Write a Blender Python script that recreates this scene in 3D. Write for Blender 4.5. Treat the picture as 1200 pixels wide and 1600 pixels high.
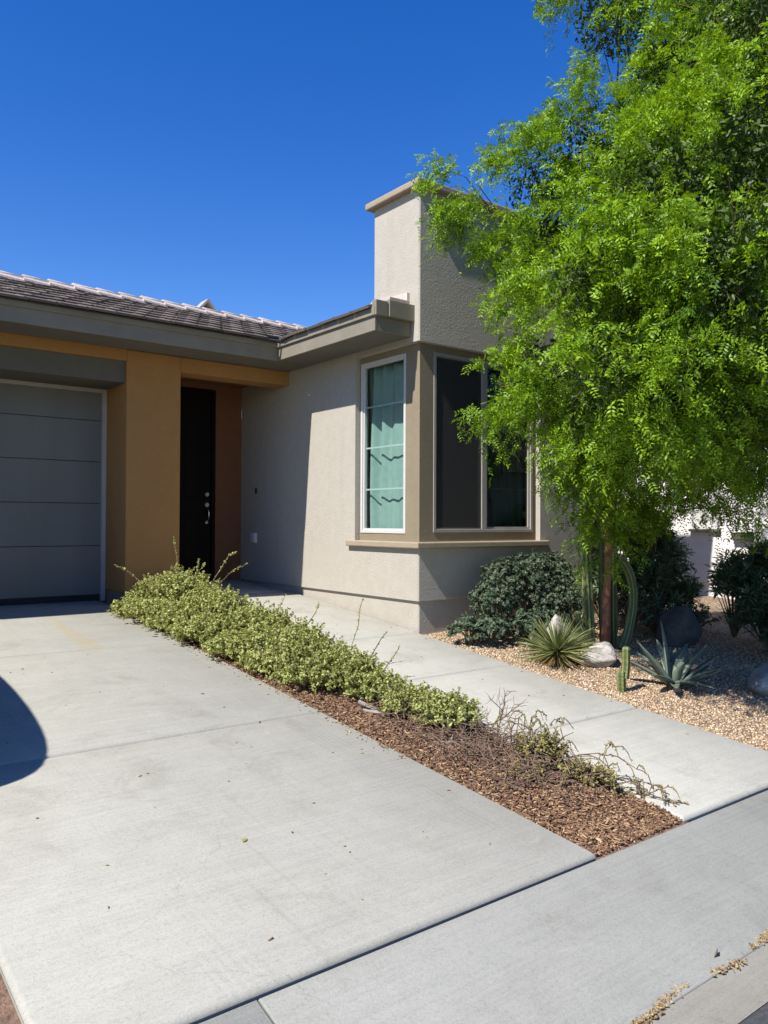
import bpy, math, random
import numpy as np
from mathutils import Matrix, Vector, noise as mnoise

for o in list(bpy.data.objects):
    bpy.data.objects.remove(o)
scene = bpy.context.scene
COL = scene.collection
rng = np.random.default_rng(7)
random.seed(7)

# ------------------------------------------------------------------ camera
CAM = np.array([-5.318, -6.2927, 0.8144])
yaw, pit, rol, FPX = -0.658, 0.0137, 0.0042, 1237.04
F = np.array([-math.sin(yaw)*math.cos(pit), math.cos(yaw)*math.cos(pit), math.sin(pit)])
R = np.array([math.cos(yaw), math.sin(yaw), 0.0]); U = np.cross(R, F)
R2 = R*math.cos(rol) + U*math.sin(rol); U2 = -R*math.sin(rol) + U*math.cos(rol)
cd = bpy.data.cameras.new('camera'); cam = bpy.data.objects.new('camera', cd); COL.objects.link(cam)
cd.sensor_fit = 'VERTICAL'; cd.sensor_height = 24.0; cd.lens = FPX/1600*24.0
cd.clip_start = 0.05; cd.clip_end = 3000
m = Matrix.Identity(4)
for i in range(3):
    m[i][0] = R2[i]; m[i][1] = U2[i]; m[i][2] = -F[i]; m[i][3] = CAM[i]
cam.matrix_world = m
scene.camera = cam

# ------------------------------------------------------------------ sky, sun, exposure
SUN = Vector((1.0, 0.12, -1.24)).normalized()          # direction the light travels
w = bpy.data.worlds.new('World'); scene.world = w; w.use_nodes = True
nt = w.node_tree; nt.nodes.clear()
sky = nt.nodes.new('ShaderNodeTexSky'); sky.sky_type = 'NISHITA'; sky.sun_disc = False
sky.sun_elevation = math.asin(-SUN.z)
sky.sun_rotation = math.radians(263)
sky.altitude = 0; sky.air_density = 1.0; sky.dust_density = 0.15; sky.ozone_density = 2.2
hs = nt.nodes.new('ShaderNodeHueSaturation'); hs.inputs['Saturation'].default_value = 1.42; hs.inputs['Hue'].default_value = 0.518
bg = nt.nodes.new('ShaderNodeBackground'); bg.inputs['Strength'].default_value = 0.112
wo = nt.nodes.new('ShaderNodeOutputWorld')
nt.links.new(sky.outputs[0], hs.inputs['Color']); nt.links.new(hs.outputs[0], bg.inputs[0]); nt.links.new(bg.outputs[0], wo.inputs[0])
sl = bpy.data.lights.new('sun', 'SUN'); sl.energy = 5.0; sl.angle = math.radians(0.53); sl.color = (1.0, 0.975, 0.935)
so = bpy.data.objects.new('sun', sl); COL.objects.link(so)
so.rotation_euler = SUN.to_track_quat('-Z', 'Y').to_euler(); so.location = (-30, -5, 40)
scene.view_settings.view_transform = 'Standard'; scene.view_settings.look = 'None'
scene.view_settings.exposure = 0.7; scene.view_settings.gamma = 1.0
scene.view_settings.use_curve_mapping = False
scene.render.engine = 'CYCLES'
scene.cycles.transparent_max_bounces = 16

# ------------------------------------------------------------------ materials
class NT:
    def __init__(s, mat):
        s.t = mat.node_tree; s.n = s.t.nodes; s.l = s.t.links
    def new(s, kind, **kw):
        nd = s.n.new(kind)
        for k, v in kw.items():
            if k in nd.inputs.keys() if hasattr(nd.inputs, 'keys') else False: nd.inputs[k].default_value = v
            else: setattr(nd, k, v)
        return nd
    def link(s, a, b): s.l.new(a, b)
def newmat(name):
    mt = bpy.data.materials.new(name); mt.use_nodes = True
    mt.node_tree.nodes.clear()
    g = NT(mt); out = g.new('ShaderNodeOutputMaterial'); b = g.new('ShaderNodeBsdfPrincipled')
    g.link(b.outputs[0], out.inputs[0])
    return mt, g, b, out
def c4(c): return (c[0], c[1], c[2], 1.0)
def coords(g, scale=(1, 1, 1), obj=False):
    if obj:
        tc = g.new('ShaderNodeTexCoord').outputs['Object']
    else:
        tc = g.new('ShaderNodeNewGeometry').outputs['Position']
    mp = g.new('ShaderNodeMapping'); mp.inputs['Scale'].default_value = scale
    g.link(tc, mp.inputs[0]); return mp.outputs[0]
def noise(g, vec, scale, detail=4, rough=0.55, dist=0.0):
    n = g.new('ShaderNodeTexNoise'); n.inputs['Scale'].default_value = scale; n.inputs['Detail'].default_value = detail
    n.inputs['Roughness'].default_value = rough; n.inputs['Distortion'].default_value = dist
    g.link(vec, n.inputs['Vector']); return n.outputs['Fac']
def ramp(g, fac, stops):
    r = g.new('ShaderNodeValToRGB'); e = r.color_ramp.elements
    while len(e) < len(stops): e.new(0.5)
    for i, (p, c) in enumerate(stops):
        e[i].position = p; e[i].color = c4(c) if len(c) == 3 else c
    g.link(fac, r.inputs[0]); return r.outputs[0]
def mix(g, fac, a, b, mode='MIX'):
    m_ = g.new('ShaderNodeMix'); m_.data_type = 'RGBA'; m_.blend_type = mode
    if isinstance(fac, (int, float)): m_.inputs[0].default_value = fac
    else: g.link(fac, m_.inputs[0])
    for k, v in ((6, a), (7, b)):
        if isinstance(v, tuple): m_.inputs[k].default_value = c4(v)
        else: g.link(v, m_.inputs[k])
    return m_.outputs[2]
def math_(g, op, a, b=0.0):
    m_ = g.new('ShaderNodeMath'); m_.operation = op
    for k, v in ((0, a), (1, b)):
        if isinstance(v, (int, float)): m_.inputs[k].default_value = v
        else: g.link(v, m_.inputs[k])
    return m_.outputs[0]
def bump(g, b, h, strength=0.5, dist=0.01):
    bm = g.new('ShaderNodeBump'); bm.inputs['Distance'].default_value = dist
    if isinstance(strength, (int, float)): bm.inputs['Strength'].default_value = strength
    else: g.link(strength, bm.inputs['Strength'])
    bm.inputs['Distance'].default_value = dist
    g.link(h, bm.inputs['Height']); g.link(bm.outputs[0], b.inputs['Normal'])
def sc(c, k): return tuple(min(1, x*k) for x in c)

def plain(name, col, rough=0.6, var=0.12, vs=6.0, metal=0.0, bstr=0.0, bscale=60, bdist=0.003, spec=0.5):
    mt, g, b, out = newmat(name)
    v = coords(g)
    n = noise(g, v, vs, 5)
    cc = ramp(g, n, [(0.3, sc(col, 1-var)), (0.7, sc(col, 1+var))])
    g.link(cc, b.inputs['Base Color'])
    b.inputs['Roughness'].default_value = rough; b.inputs['Metallic'].default_value = metal
    b.inputs['Specular IOR Level'].default_value = spec
    if bstr: bump(g, b, noise(g, v, bscale, 4), bstr, bdist)
    return mt

def stucco(name, col, rough_amt=0.9):
    mt, g, b, out = newmat(name)
    v = coords(g)
    n1 = noise(g, v, 1.3, 5, 0.6); n2 = noise(g, v, 9, 4, 0.6); n3 = noise(g, v, 60, 3, 0.6)
    cc = ramp(g, n1, [(0.3, sc(col, 0.93)), (0.7, sc(col, 1.05))])
    cc = mix(g, 0.5, cc, ramp(g, n2, [(0.35, sc(col, 0.9)), (0.65, sc(col, 1.08))]))
    cc = mix(g, 0.25, cc, ramp(g, n3, [(0.4, sc(col, 0.8)), (0.6, sc(col, 1.1))]))
    # dust and splash dirt near the ground, faint vertical runs
    vs = coords(g, (7, 7, 0.35)); st = noise(g, vs, 1.0, 4, 0.6)
    cc = mix(g, math_(g, 'MULTIPLY', ramp(g, st, [(0.55, (0, 0, 0)), (0.75, (1, 1, 1))]), 0.18), cc, sc(col, 0.72))
    g.link(cc, b.inputs['Base Color']); b.inputs['Roughness'].default_value = 0.92
    b.inputs['Specular IOR Level'].default_value = 0.15
    # sand-float lumps: two octaves, sharpened
    h1 = noise(g, v, 42, 3, 0.55, 0.6); h2 = noise(g, v, 130, 2, 0.5); h3 = noise(g, v, 12, 2, 0.5, 0.8)
    hh = math_(g, 'ADD', math_(g, 'MULTIPLY', ramp(g, h1, [(0.42, (0, 0, 0)), (0.68, (1, 1, 1))]), 0.8), math_(g, 'MULTIPLY', h2, 0.35))
    hh = math_(g, 'ADD', hh, math_(g, 'MULTIPLY', h3, 0.35))
    bump(g, b, hh, math_(g, 'MULTIPLY', ramp(g, noise(g, v, 1.7, 3), [(0.3, (0.45, 0.45, 0.45)), (0.7, (1, 1, 1))]), rough_amt*0.42), 0.005)
    return mt

def concrete(name, col, kind='drive'):
    mt, g, b, out = newmat(name)
    v = coords(g)
    n1 = noise(g, v, 0.9, 6, 0.62, 0.4); n2 = noise(g, v, 4.5, 6, 0.65, 0.3); n3 = noise(g, v, 160, 3, 0.6)
    cc = ramp(g, n1, [(0.28, sc(col, 0.78)), (0.5, col), (0.72, sc(col, 1.14))])
    cc = mix(g, 0.5, cc, ramp(g, n2, [(0.3, sc(col, 0.78)), (0.52, col), (0.72, sc(col, 1.2))]))
    cc = mix(g, 0.5, cc, ramp(g, n3, [(0.3, sc(col, 0.72)), (0.6, sc(col, 1.12))]))
    # broom streaks across the slab (along X) and tyre streaks along Y
    br = noise(g, coords(g, (1.2, 55, 1)), 1.0, 3, 0.6)
    cc = mix(g, 0.16, cc, ramp(g, br, [(0.35, sc(col, 0.72)), (0.65, sc(col, 1.2))]))
    ty = noise(g, coords(g, (26, 0.45, 1)), 1.0, 4, 0.6)
    tm = math_(g, 'MULTIPLY', ramp(g, ty, [(0.56, (0, 0, 0)), (0.72, (1, 1, 1))]), ramp(g, noise(g, v, 0.8, 2), [(0.45, (0, 0, 0)), (0.62, (1, 1, 1))]))
    cc = mix(g, math_(g, 'MULTIPLY', tm, 0.35), cc, sc(col, 0.74))
    cl = noise(g, v, 2.1, 9, 0.72, 0.5)
    cc = mix(g, 1.0, cc, ramp(g, cl, [(0.25, (0.74, 0.73, 0.70)), (0.45, (0.96, 0.96, 0.95)), (0.6, (1, 1, 1)), (0.8, (1, 1, 1))]), 'MULTIPLY')
    fl = noise(g, coords(g, (1, 1, 1)), 75, 5, 0.75)
    cc = mix(g, 1.0, cc, ramp(g, fl, [(0.3, (0.80, 0.80, 0.79)), (0.5, (1, 1, 1)), (0.75, (1, 1, 1))]), 'MULTIPLY')
    if kind == 'drive':
        sx = g.new('ShaderNodeSeparateXYZ'); g.link(v, sx.inputs[0])
        wavy = math_(g, 'ADD', sx.outputs[0], math_(g, 'MULTIPLY', math_(g, 'SUBTRACT', noise(g, v, 0.6, 2), 0.5), 0.10))
        band = math_(g, 'ADD', math_(g, 'LESS_THAN', math_(g, 'ABSOLUTE', math_(g, 'ADD', wavy, 2.52)), 0.11), math_(g, 'LESS_THAN', math_(g, 'ABSOLUTE', math_(g, 'ADD', wavy, 4.02)), 0.10))
        lines = math_(g, 'GREATER_THAN', math_(g, 'SINE', math_(g, 'MULTIPLY', wavy, 175.0)), 0.1)
        tmk = math_(g, 'MULTIPLY', math_(g, 'MULTIPLY', band, lines), ramp(g, noise(g, v, 1.6, 5, 0.65), [(0.4, (0, 0, 0)), (0.62, (1, 1, 1))]))
        cc = mix(g, math_(g, 'MULTIPLY', tmk, 0.24), cc, sc(col, 0.60))
    # hairline cracks
    vc = g.new('ShaderNodeTexVoronoi'); vc.feature = 'DISTANCE_TO_EDGE'; vc.inputs['Scale'].default_value = 0.55
    wv = g.new('ShaderNodeVectorMath'); wv.operation = 'ADD'; nz = g.new('ShaderNodeTexNoise'); nz.inputs['Scale'].default_value = 2.5; nz.inputs['Detail'].default_value = 6
    g.link(v, nz.inputs['Vector']); ms = g.new('ShaderNodeVectorMath'); ms.operation = 'SCALE'; ms.inputs['Scale'].default_value = 0.5
    g.link(nz.outputs['Color'], ms.inputs[0]); g.link(v, wv.inputs[0]); g.link(ms.outputs[0], wv.inputs[1]); g.link(wv.outputs[0], vc.inputs['Vector'])
    ck = math_(g, 'MULTIPLY', math_(g, 'LESS_THAN', vc.outputs['Distance'], 0.0012), ramp(g, noise(g, v, 0.7, 2), [(0.52, (0, 0, 0)), (0.6, (1, 1, 1))]))
    cc = mix(g, math_(g, 'MULTIPLY', ck, 0.35), cc, sc(col, 0.5))
    # pale scuffs
    sf = noise(g, coords(g, (3, 9, 1)), 1.4, 6, 0.7, 1.2)
    cc = mix(g, math_(g, 'MULTIPLY', ramp(g, sf, [(0.6, (0, 0, 0)), (0.72, (1, 1, 1))]), 0.45), cc, sc(col, 1.2))
    # dark specks
    vo = g.new('ShaderNodeTexVoronoi'); vo.inputs['Scale'].default_value = 30; g.link(v, vo.inputs['Vector'])
    sp = ramp(g, vo.outputs['Distance'], [(0.03, (1, 1, 1)), (0.07, (0, 0, 0))])
    cc = mix(g, math_(g, 'MULTIPLY', math_(g, 'MULTIPLY', sp, ramp(g, noise(g, v, 7, 2), [(0.5, (0, 0, 0)), (0.65, (1, 1, 1))])), 0.5), cc, sc(col, 0.45))
    if kind == 'drive':
        # yellow spill stain with its own shape, near the garage door
        sp_ = g.new('ShaderNodeSeparateXYZ'); g.link(v, sp_.inputs[0])
        wob = math_(g, 'MULTIPLY', math_(g, 'SUBTRACT', noise(g, v, 2.2, 4, 0.6), 0.5), 0.22)
        dx = math_(g, 'ABSOLUTE', math_(g, 'ADD', math_(g, 'SUBTRACT', sp_.outputs[0], -3.05), wob))
        t = math_(g, 'DIVIDE', math_(g, 'SUBTRACT', 2.35, sp_.outputs[1]), 1.6)      # 0 at far end, 1 near
        wd = math_(g, 'ADD', 0.02, math_(g, 'MULTIPLY', math_(g, 'MAXIMUM', t, 0.0), 0.09))
        ins = math_(g, 'MULTIPLY', math_(g, 'LESS_THAN', dx, wd), math_(g, 'MULTIPLY', math_(g, 'GREATER_THAN', t, 0.0), math_(g, 'LESS_THAN', t, 0.97)))
        cc = mix(g, math_(g, 'MULTIPLY', math_(g, 'MULTIPLY', ins, ramp(g, n2, [(0.3, (0.3, 0.3, 0.3)), (0.6, (1, 1, 1))])), 0.42), cc, (0.36, 0.28, 0.11))
    g.link(cc, b.inputs['Base Color']); b.inputs['Roughness'].default_value = 0.85; b.inputs['Specular IOR Level'].default_value = 0.25
    hh = math_(g, 'ADD', math_(g, 'MULTIPLY', br, 0.6), math_(g, 'ADD', math_(g, 'MULTIPLY', n3, 0.5), math_(g, 'MULTIPLY', noise(g, v, 40, 4), 0.5)))
    bump(g, b, hh, 0.35, 0.003)
    return mt

def leafmat(name, c1, c2, transl=0.35, rough=0.45, spec=0.35):
    mt, g, b, out = newmat(name)
    at = g.new('ShaderNodeAttribute'); at.attribute_name = 'var'
    cc = ramp(g, at.outputs['Fac'], [(0.0, c1), (1.0, c2)])
    g.link(cc, b.inputs['Base Color']); b.inputs['Roughness'].default_value = rough; b.inputs['Specular IOR Level'].default_value = spec
    if transl:
        tr = g.new('ShaderNodeBsdfTranslucent')
        tc = mix(g, 0.5, cc, (min(1, c2[0]*1.5), min(1, c2[1]*1.35), c2[2]*0.6))
        g.link(tc, tr.inputs[0])
        mx = g.new('ShaderNodeMixShader'); mx.inputs[0].default_value = transl
        g.link(b.outputs[0], mx.inputs[1]); g.link(tr.outputs[0], mx.inputs[2]); g.link(mx.outputs[0], out.inputs[0])
    return mt

def varmat(name, stops, rough=0.8, spec=0.2, bstr=0.0, bscale=80):
    mt, g, b, out = newmat(name)
    at = g.new('ShaderNodeAttribute'); at.attribute_name = 'var'
    cc = ramp(g, at.outputs['Fac'], stops)
    v = coords(g); n = noise(g, v, 25, 4)
    cc = mix(g, 0.35, cc, ramp(g, n, [(0.3, (0.25, 0.25, 0.25)), (0.7, (0.75, 0.75, 0.75))]), 'OVERLAY')
    g.link(cc, b.inputs['Base Color']); b.inputs['Roughness'].default_value = rough; b.inputs['Specular IOR Level'].default_value = spec
    if bstr: bump(g, b, noise(g, v, bscale, 4), bstr, 0.004)
    return mt

def glassmat(name, tint):
    mt = bpy.data.materials.new(name); mt.use_nodes = True; mt.node_tree.nodes.clear()
    g = NT(mt); out = g.new('ShaderNodeOutputMaterial')
    tr = g.new('ShaderNodeBsdfTransparent'); tr.inputs[0].default_value = c4(tint)
    gl = g.new('ShaderNodeBsdfGlossy'); gl.inputs['Roughness'].default_value = 0.0
    fr = g.new('ShaderNodeLayerWeight'); fr.inputs[0].default_value = 0.5
    k = math_(g, 'ADD', math_(g, 'MULTIPLY', math_(g, 'POWER', fr.outputs['Facing'], 5.0), 0.94), 0.045)
    mx = g.new('ShaderNodeMixShader'); g.link(k, mx.inputs[0]); g.link(tr.outputs[0], mx.inputs[1]); g.link(gl.outputs[0], mx.inputs[2])
    g.link(mx.outputs[0], out.inputs[0]); return mt

M = {}
M['wall'] = stucco('stucco_beige', (0.40, 0.362, 0.298))
M['orange'] = stucco('stucco_terracotta', (0.36, 0.185, 0.066), 0.3)
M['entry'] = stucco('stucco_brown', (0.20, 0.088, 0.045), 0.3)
M['taupe'] = stucco('stucco_taupe', (0.235, 0.19, 0.125), 0.6)
M['taupe_dark'] = stucco('painted_taupe', (0.125, 0.115, 0.09), 0.3)
M['sill'] = stucco('stucco_sill', (0.31, 0.25, 0.175), 0.8)
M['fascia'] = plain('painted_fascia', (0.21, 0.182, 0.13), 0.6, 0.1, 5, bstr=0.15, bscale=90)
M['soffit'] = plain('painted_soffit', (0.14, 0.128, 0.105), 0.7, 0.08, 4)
M['roofbase'] = plain('roof_underlay', (0.03, 0.03, 0.03), 0.9)
M['garage'] = plain('garage_paint', (0.15, 0.145, 0.125), 0.55, 0.08, 2)
mt, g, b, out = newmat('garage_paint_grained'); v = coords(g); gn = noise(g, coords(g, (1.2, 1, 60)), 1.0, 5, 0.65)
g.link(mix(g, 0.6, ramp(g, noise(g, v, 1.1, 5, 0.6), [(0.3, (0.13, 0.126, 0.108)), (0.7, (0.165, 0.16, 0.138))]), ramp(g, noise(g, coords(g, (5, 1, 0.4)), 1.0, 5), [(0.3, (0.13, 0.125, 0.108)), (0.7, (0.165, 0.16, 0.14))])), b.inputs['Base Color'])
b.inputs['Roughness'].default_value = 0.55; bump(g, b, gn, 0.35, 0.002); M['garage'] = mt
M['trimw'] = plain('trim_paint', (0.38, 0.35, 0.31), 0.5, 0.06, 8)
M['rubber'] = plain('rubber', (0.008, 0.008, 0.009), 0.7)
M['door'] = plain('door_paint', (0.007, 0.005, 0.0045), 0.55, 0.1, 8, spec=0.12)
M['chrome'] = plain('satin_nickel', (0.75, 0.73, 0.70), 0.25, 0.05, 10, metal=1.0)
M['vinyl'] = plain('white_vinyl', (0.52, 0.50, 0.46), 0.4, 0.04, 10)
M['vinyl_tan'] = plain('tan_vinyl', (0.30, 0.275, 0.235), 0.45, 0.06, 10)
M['muntin'] = plain('muntin_paint', (0.55, 0.57, 0.54), 0.4, 0.03)
M['interior'] = plain('interior_paint', (0.30, 0.28, 0.25), 0.8, 0.04)
M['outlet'] = plain('outlet_plastic', (0.6, 0.58, 0.55), 0.4)
M['black'] = plain('black_plastic', (0.01, 0.01, 0.01), 0.3)
M['white_wall'] = stucco('stucco_white', (0.72, 0.67, 0.62), 0.6)
M['mortar'] = plain('mortar', (0.5, 0.43, 0.37), 0.9, 0.15, 20, bstr=0.4)
M['conc'] = concrete('concrete_driveway', (0.345, 0.328, 0.275))
M['conc_walk'] = concrete('concrete_walkway', (0.392, 0.375, 0.32), 'walk')
M['conc_side'] = concrete('concrete_sidewalk', (0.268, 0.262, 0.226), 'side')
M['conc_gutter'] = concrete('concrete_gutter', (0.25, 0.232, 0.19), 'side')
M['joint'] = plain('joint_dirt', (0.10, 0.085, 0.065), 0.95, 0.4, 30)
M['asphalt'] = plain('asphalt', (0.05, 0.05, 0.05), 0.9, 0.3, 60, bstr=0.8, bscale=120, bdist=0.006)
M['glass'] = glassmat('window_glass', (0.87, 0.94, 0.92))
M['glass_r'] = glassmat('window_glass_shade', (0.52, 0.60, 0.56))  # tint darkened to stand for the indoor shade behind the front window
M['bark'] = plain('bark_reddish', (0.27, 0.105, 0.052), 0.8, 0.4, 14, bstr=0.6, bscale=40, bdist=0.006)
M['branch'] = plain('branch_bark', (0.13, 0.062, 0.036), 0.85, 0.4, 14, bstr=0.5, bscale=40)
M['twig'] = plain('twig_dry', (0.165, 0.105, 0.07), 0.9, 0.35, 20)
M['stem'] = plain('stem_green_brown', (0.14, 0.10, 0.05), 0.8, 0.3, 20)
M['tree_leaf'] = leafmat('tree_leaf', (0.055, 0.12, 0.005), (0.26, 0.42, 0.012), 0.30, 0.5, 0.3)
M['tree_leaf_inner_shade'] = leafmat('tree_leaf_inner_shade', (0.022, 0.045, 0.005), (0.06, 0.105, 0.008), 0.10, 0.5, 0.3)  # darker leaf colour with the crown's inner shade painted in
M['hedge_leaf'] = leafmat('hedge_leaf', (0.16, 0.18, 0.045), (0.50, 0.52, 0.19), 0.27, 0.5, 0.22)
M['dry_leaf'] = leafmat('hedge_leaf_dry', (0.20, 0.15, 0.07), (0.36, 0.34, 0.10), 0.25, 0.5, 0.3)
M['shrub_leaf'] = leafmat('shrub_leaf', (0.055, 0.09, 0.048), (0.165, 0.205, 0.13), 0.18, 0.55, 0.25)
M['ole_leaf'] = leafmat('oleander_leaf', (0.06, 0.105, 0.045), (0.20, 0.26, 0.135), 0.25, 0.42, 0.35)
M['yucca_leaf'] = leafmat('yucca_leaf', (0.30, 0.17, 0.07), (0.16, 0.22, 0.075), 0.15, 0.5, 0.3)

# ------------------------------------------------------------------ mesh helpers
def tag(o, label=None, cat=None, group=None, kind=None):
    if label: o['label'] = label
    if cat: o['category'] = cat
    if group: o['group'] = group
    if kind: o['kind'] = kind
    return o
def link(o, parent=None):
    COL.objects.link(o)
    if parent is not None: o.parent = parent
    return o
def empty(name, loc=(0, 0, 0)):
    o = bpy.data.objects.new(name, None); o.location = loc; o.empty_display_size = 0.2
    return link(o)
class MB:
    def __init__(s): s.v = []; s.f = []; s.var = []
    def add(s, vs, fs, var=0.5):
        k = len(s.v); s.v += [tuple(p) for p in vs]; s.f += [tuple(i+k for i in f) for f in fs]; s.var += [var]*len(vs); return s
    def box(s, x0, x1, y0, y1, z0, z1):
        if x0 > x1: x0, x1 = x1, x0
        if y0 > y1: y0, y1 = y1, y0
        if z0 > z1: z0, z1 = z1, z0
        vs = [(x0,y0,z0),(x1,y0,z0),(x1,y1,z0),(x0,y1,z0),(x0,y0,z1),(x1,y0,z1),(x1,y1,z1),(x0,y1,z1)]
        return s.add(vs, [(0,3,2,1),(4,5,6,7),(0,1,5,4),(1,2,6,5),(2,3,7,6),(3,0,4,7)])
    def prism(s, poly, z0, z1):                 # footprint counter-clockwise
        n = len(poly)
        vs = [(x, y, z0) for x, y in poly] + [(x, y, z1) for x, y in poly]
        fs = [tuple(range(n-1, -1, -1)), tuple(range(n, 2*n))] + [(i, (i+1) % n, n+(i+1) % n, n+i) for i in range(n)]
        return s.add(vs, fs)
    def extrude(s, prof, axis, a, b):           # profile in the two other axes
        n = len(prof)
        def P(u, v_, t): return (t, u, v_) if axis == 'x' else (u, t, v_)
        vs = [P(u, v_, a) for u, v_ in prof] + [P(u, v_, b) for u, v_ in prof]
        fs = [tuple(range(n-1, -1, -1)), tuple(range(n, 2*n))] + [(i, (i+1) % n, n+(i+1) % n, n+i) for i in range(n)]
        return s.add(vs, fs)
    def tube(s, pts, rad, seg=6, cap=True, var=0.5):
        pts = [Vector(p) for p in pts]; n = len(pts)
        if isinstance(rad, (int, float)): rad = [rad]*n
        vs = []; fs = []; up = Vector((0.31, 0.17, 0.93))
        for i, p in enumerate(pts):
            t = (pts[min(i+1, n-1)] - pts[max(i-1, 0)]).normalized()
            a = t.cross(up)
            if a.length < 1e-3: a = t.cross(Vector((1, 0, 0)))
            a.normalize(); b_ = t.cross(a)
            for j in range(seg):
                th = 2*math.pi*j/seg
                vs.append(p + (a*math.cos(th) + b_*math.sin(th))*rad[i])
        for i in range(n-1):
            for j in range(seg):
                fs.append((i*seg+j, i*seg+(j+1) % seg, (i+1)*seg+(j+1) % seg, (i+1)*seg+j))
        if cap:
            fs.append(tuple(range(seg-1, -1, -1))); fs.append(tuple((n-1)*seg+j for j in range(seg)))
        return s.add(vs, fs, var)
    def mesh(s, name, mat):
        me = bpy.data.meshes.new(name); me.from_pydata(s.v, [], s.f)
        a = me.attributes.new('var', 'FLOAT', 'POINT'); a.data.foreach_set('value', np.array(s.var, dtype=np.float32))
        me.materials.append(mat); me.update(); return me
    def build(s, name, mat, parent=None, smooth=False, bevel=0.0, seg=2):
        me = s.mesh(name, mat)
        o = bpy.data.objects.new(name, me); link(o, parent)
        import bmesh
        bm = bmesh.new(); bm.from_mesh(me); bmesh.ops.recalc_face_normals(bm, faces=bm.faces); bm.to_mesh(me); bm.free()
        if smooth:
            for p in me.polygons: p.use_smooth = True
        if bevel:
            b = o.modifiers.new('bevel', 'BEVEL'); b.width = bevel; b.segments = seg; b.limit_method = 'ANGLE'; b.angle_limit = math.radians(40)
        return o
def bx(name, mat, parent, *a, bevel=0.0, seg=2): return MB().box(*a).build(name, mat, parent, bevel=bevel, seg=seg)

def array_mesh(name, V, k, mat, parent=None, var=None, smooth=False):
    """V: (n,k,3) one k-gon each"""
    n = V.shape[0]; me = bpy.data.meshes.new(name)
    me.vertices.add(n*k); me.vertices.foreach_set('co', np.ascontiguousarray(V, dtype=np.float32).reshape(-1))
    me.loops.add(n*k); me.loops.foreach_set('vertex_index', np.arange(n*k, dtype=np.int32))
    me.polygons.add(n); me.polygons.foreach_set('loop_start', np.arange(0, n*k, k, dtype=np.int32))
    me.update(calc_edges=True)
    if var is not None:
        a = me.attributes.new('var', 'FLOAT', 'POINT'); a.data.foreach_set('value', np.repeat(np.asarray(var, dtype=np.float32), k))
    me.materials.append(mat)
    o = bpy.data.objects.new(name, me); link(o, parent); return o
def faces_mesh(name, V, Fa, mat, parent=None, var=None, smooth=False):
    """V (n,3), Fa (m,k) uniform polygon size"""
    me = bpy.data.meshes.new(name); n = len(V); m_, k = Fa.shape
    me.vertices.add(n); me.vertices.foreach_set('co', np.ascontiguousarray(V, dtype=np.float32).reshape(-1))
    me.loops.add(m_*k); me.loops.foreach_set('vertex_index', Fa.astype(np.int32).reshape(-1))
    me.polygons.add(m_); me.polygons.foreach_set('loop_start', np.arange(0, m_*k, k, dtype=np.int32))
    me.update(calc_edges=True)
    if var is not None:
        a = me.attributes.new('var', 'FLOAT', 'POINT'); a.data.foreach_set('value', np.asarray(var, dtype=np.float32))
    if smooth: me.polygons.foreach_set('use_smooth', np.ones(m_, dtype=bool))
    me.materials.append(mat)
    o = bpy.data.objects.new(name, me); link(o, parent); return o
def nrm(a): return a/np.maximum(np.linalg.norm(a, axis=-1, keepdims=True), 1e-9)
DIAMOND = np.array([(0, 0, 0), (0.42, 0.5, 0.06), (1, 0, -0.05), (0.42, -0.5, 0.06)])
OVAL = np.array([(0, 0, 0), (0.3, 0.44, 0.05), (0.75, 0.42, 0.04), (1, 0, -0.03), (0.75, -0.42, 0.04), (0.3, -0.44, 0.05)])
LANCE = np.array([(0, 0, 0), (0.35, 0.5, 0.04), (0.7, 0.36, 0.0), (1, 0, -0.12), (0.7, -0.36, 0.0), (0.35, -0.5, 0.04)])
def leaf_polys(P, D, N, L, W, shape):
    D = nrm(D); S = nrm(np.cross(N, D)); N2 = np.cross(D, S)
    L = np.asarray(L)[:, None, None]; W = np.asarray(W)[:, None, None]
    t = shape[None]
    return P[:, None, :] + D[:, None, :]*t[..., 0:1]*L + S[:, None, :]*t[..., 1:2]*W + N2[:, None, :]*t[..., 2:3]*L
def rdir(n): return nrm(rng.normal(size=(n, 3)))

# ------------------------------------------------------------------ terrain profile
def z_walk(y):
    return float(np.interp(y, [-3.95, 0.0, 2.28, 3.95, 9], [-0.735, -0.32, -0.097, 0.0, 0.0]))
def z_drive(y):
    return float(np.interp(y, [-3.95, 1.9, 2.65, 3.4, 9], [-0.738, -0.199, -0.137, -0.131, -0.131]))
def z_soil(y):
    return float(np.interp(y, [-60, -3.95, 0, 3, 60], [-0.76, -0.74, -0.345, -0.30, -0.30]))
def z_bed(x, y):     # gravel bed right of the walkway: gentle mounds
    z = float(np.interp(y, [-3.95, 0, 3], [-0.745, -0.345, -0.335]))
    e = min(1.0, max(0.0, (x-0.02)/0.8))
    return z + e*(0.05*mnoise.noise(Vector((x*0.9, y*0.9, 0.3))) + 0.03) - 0.012

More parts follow.
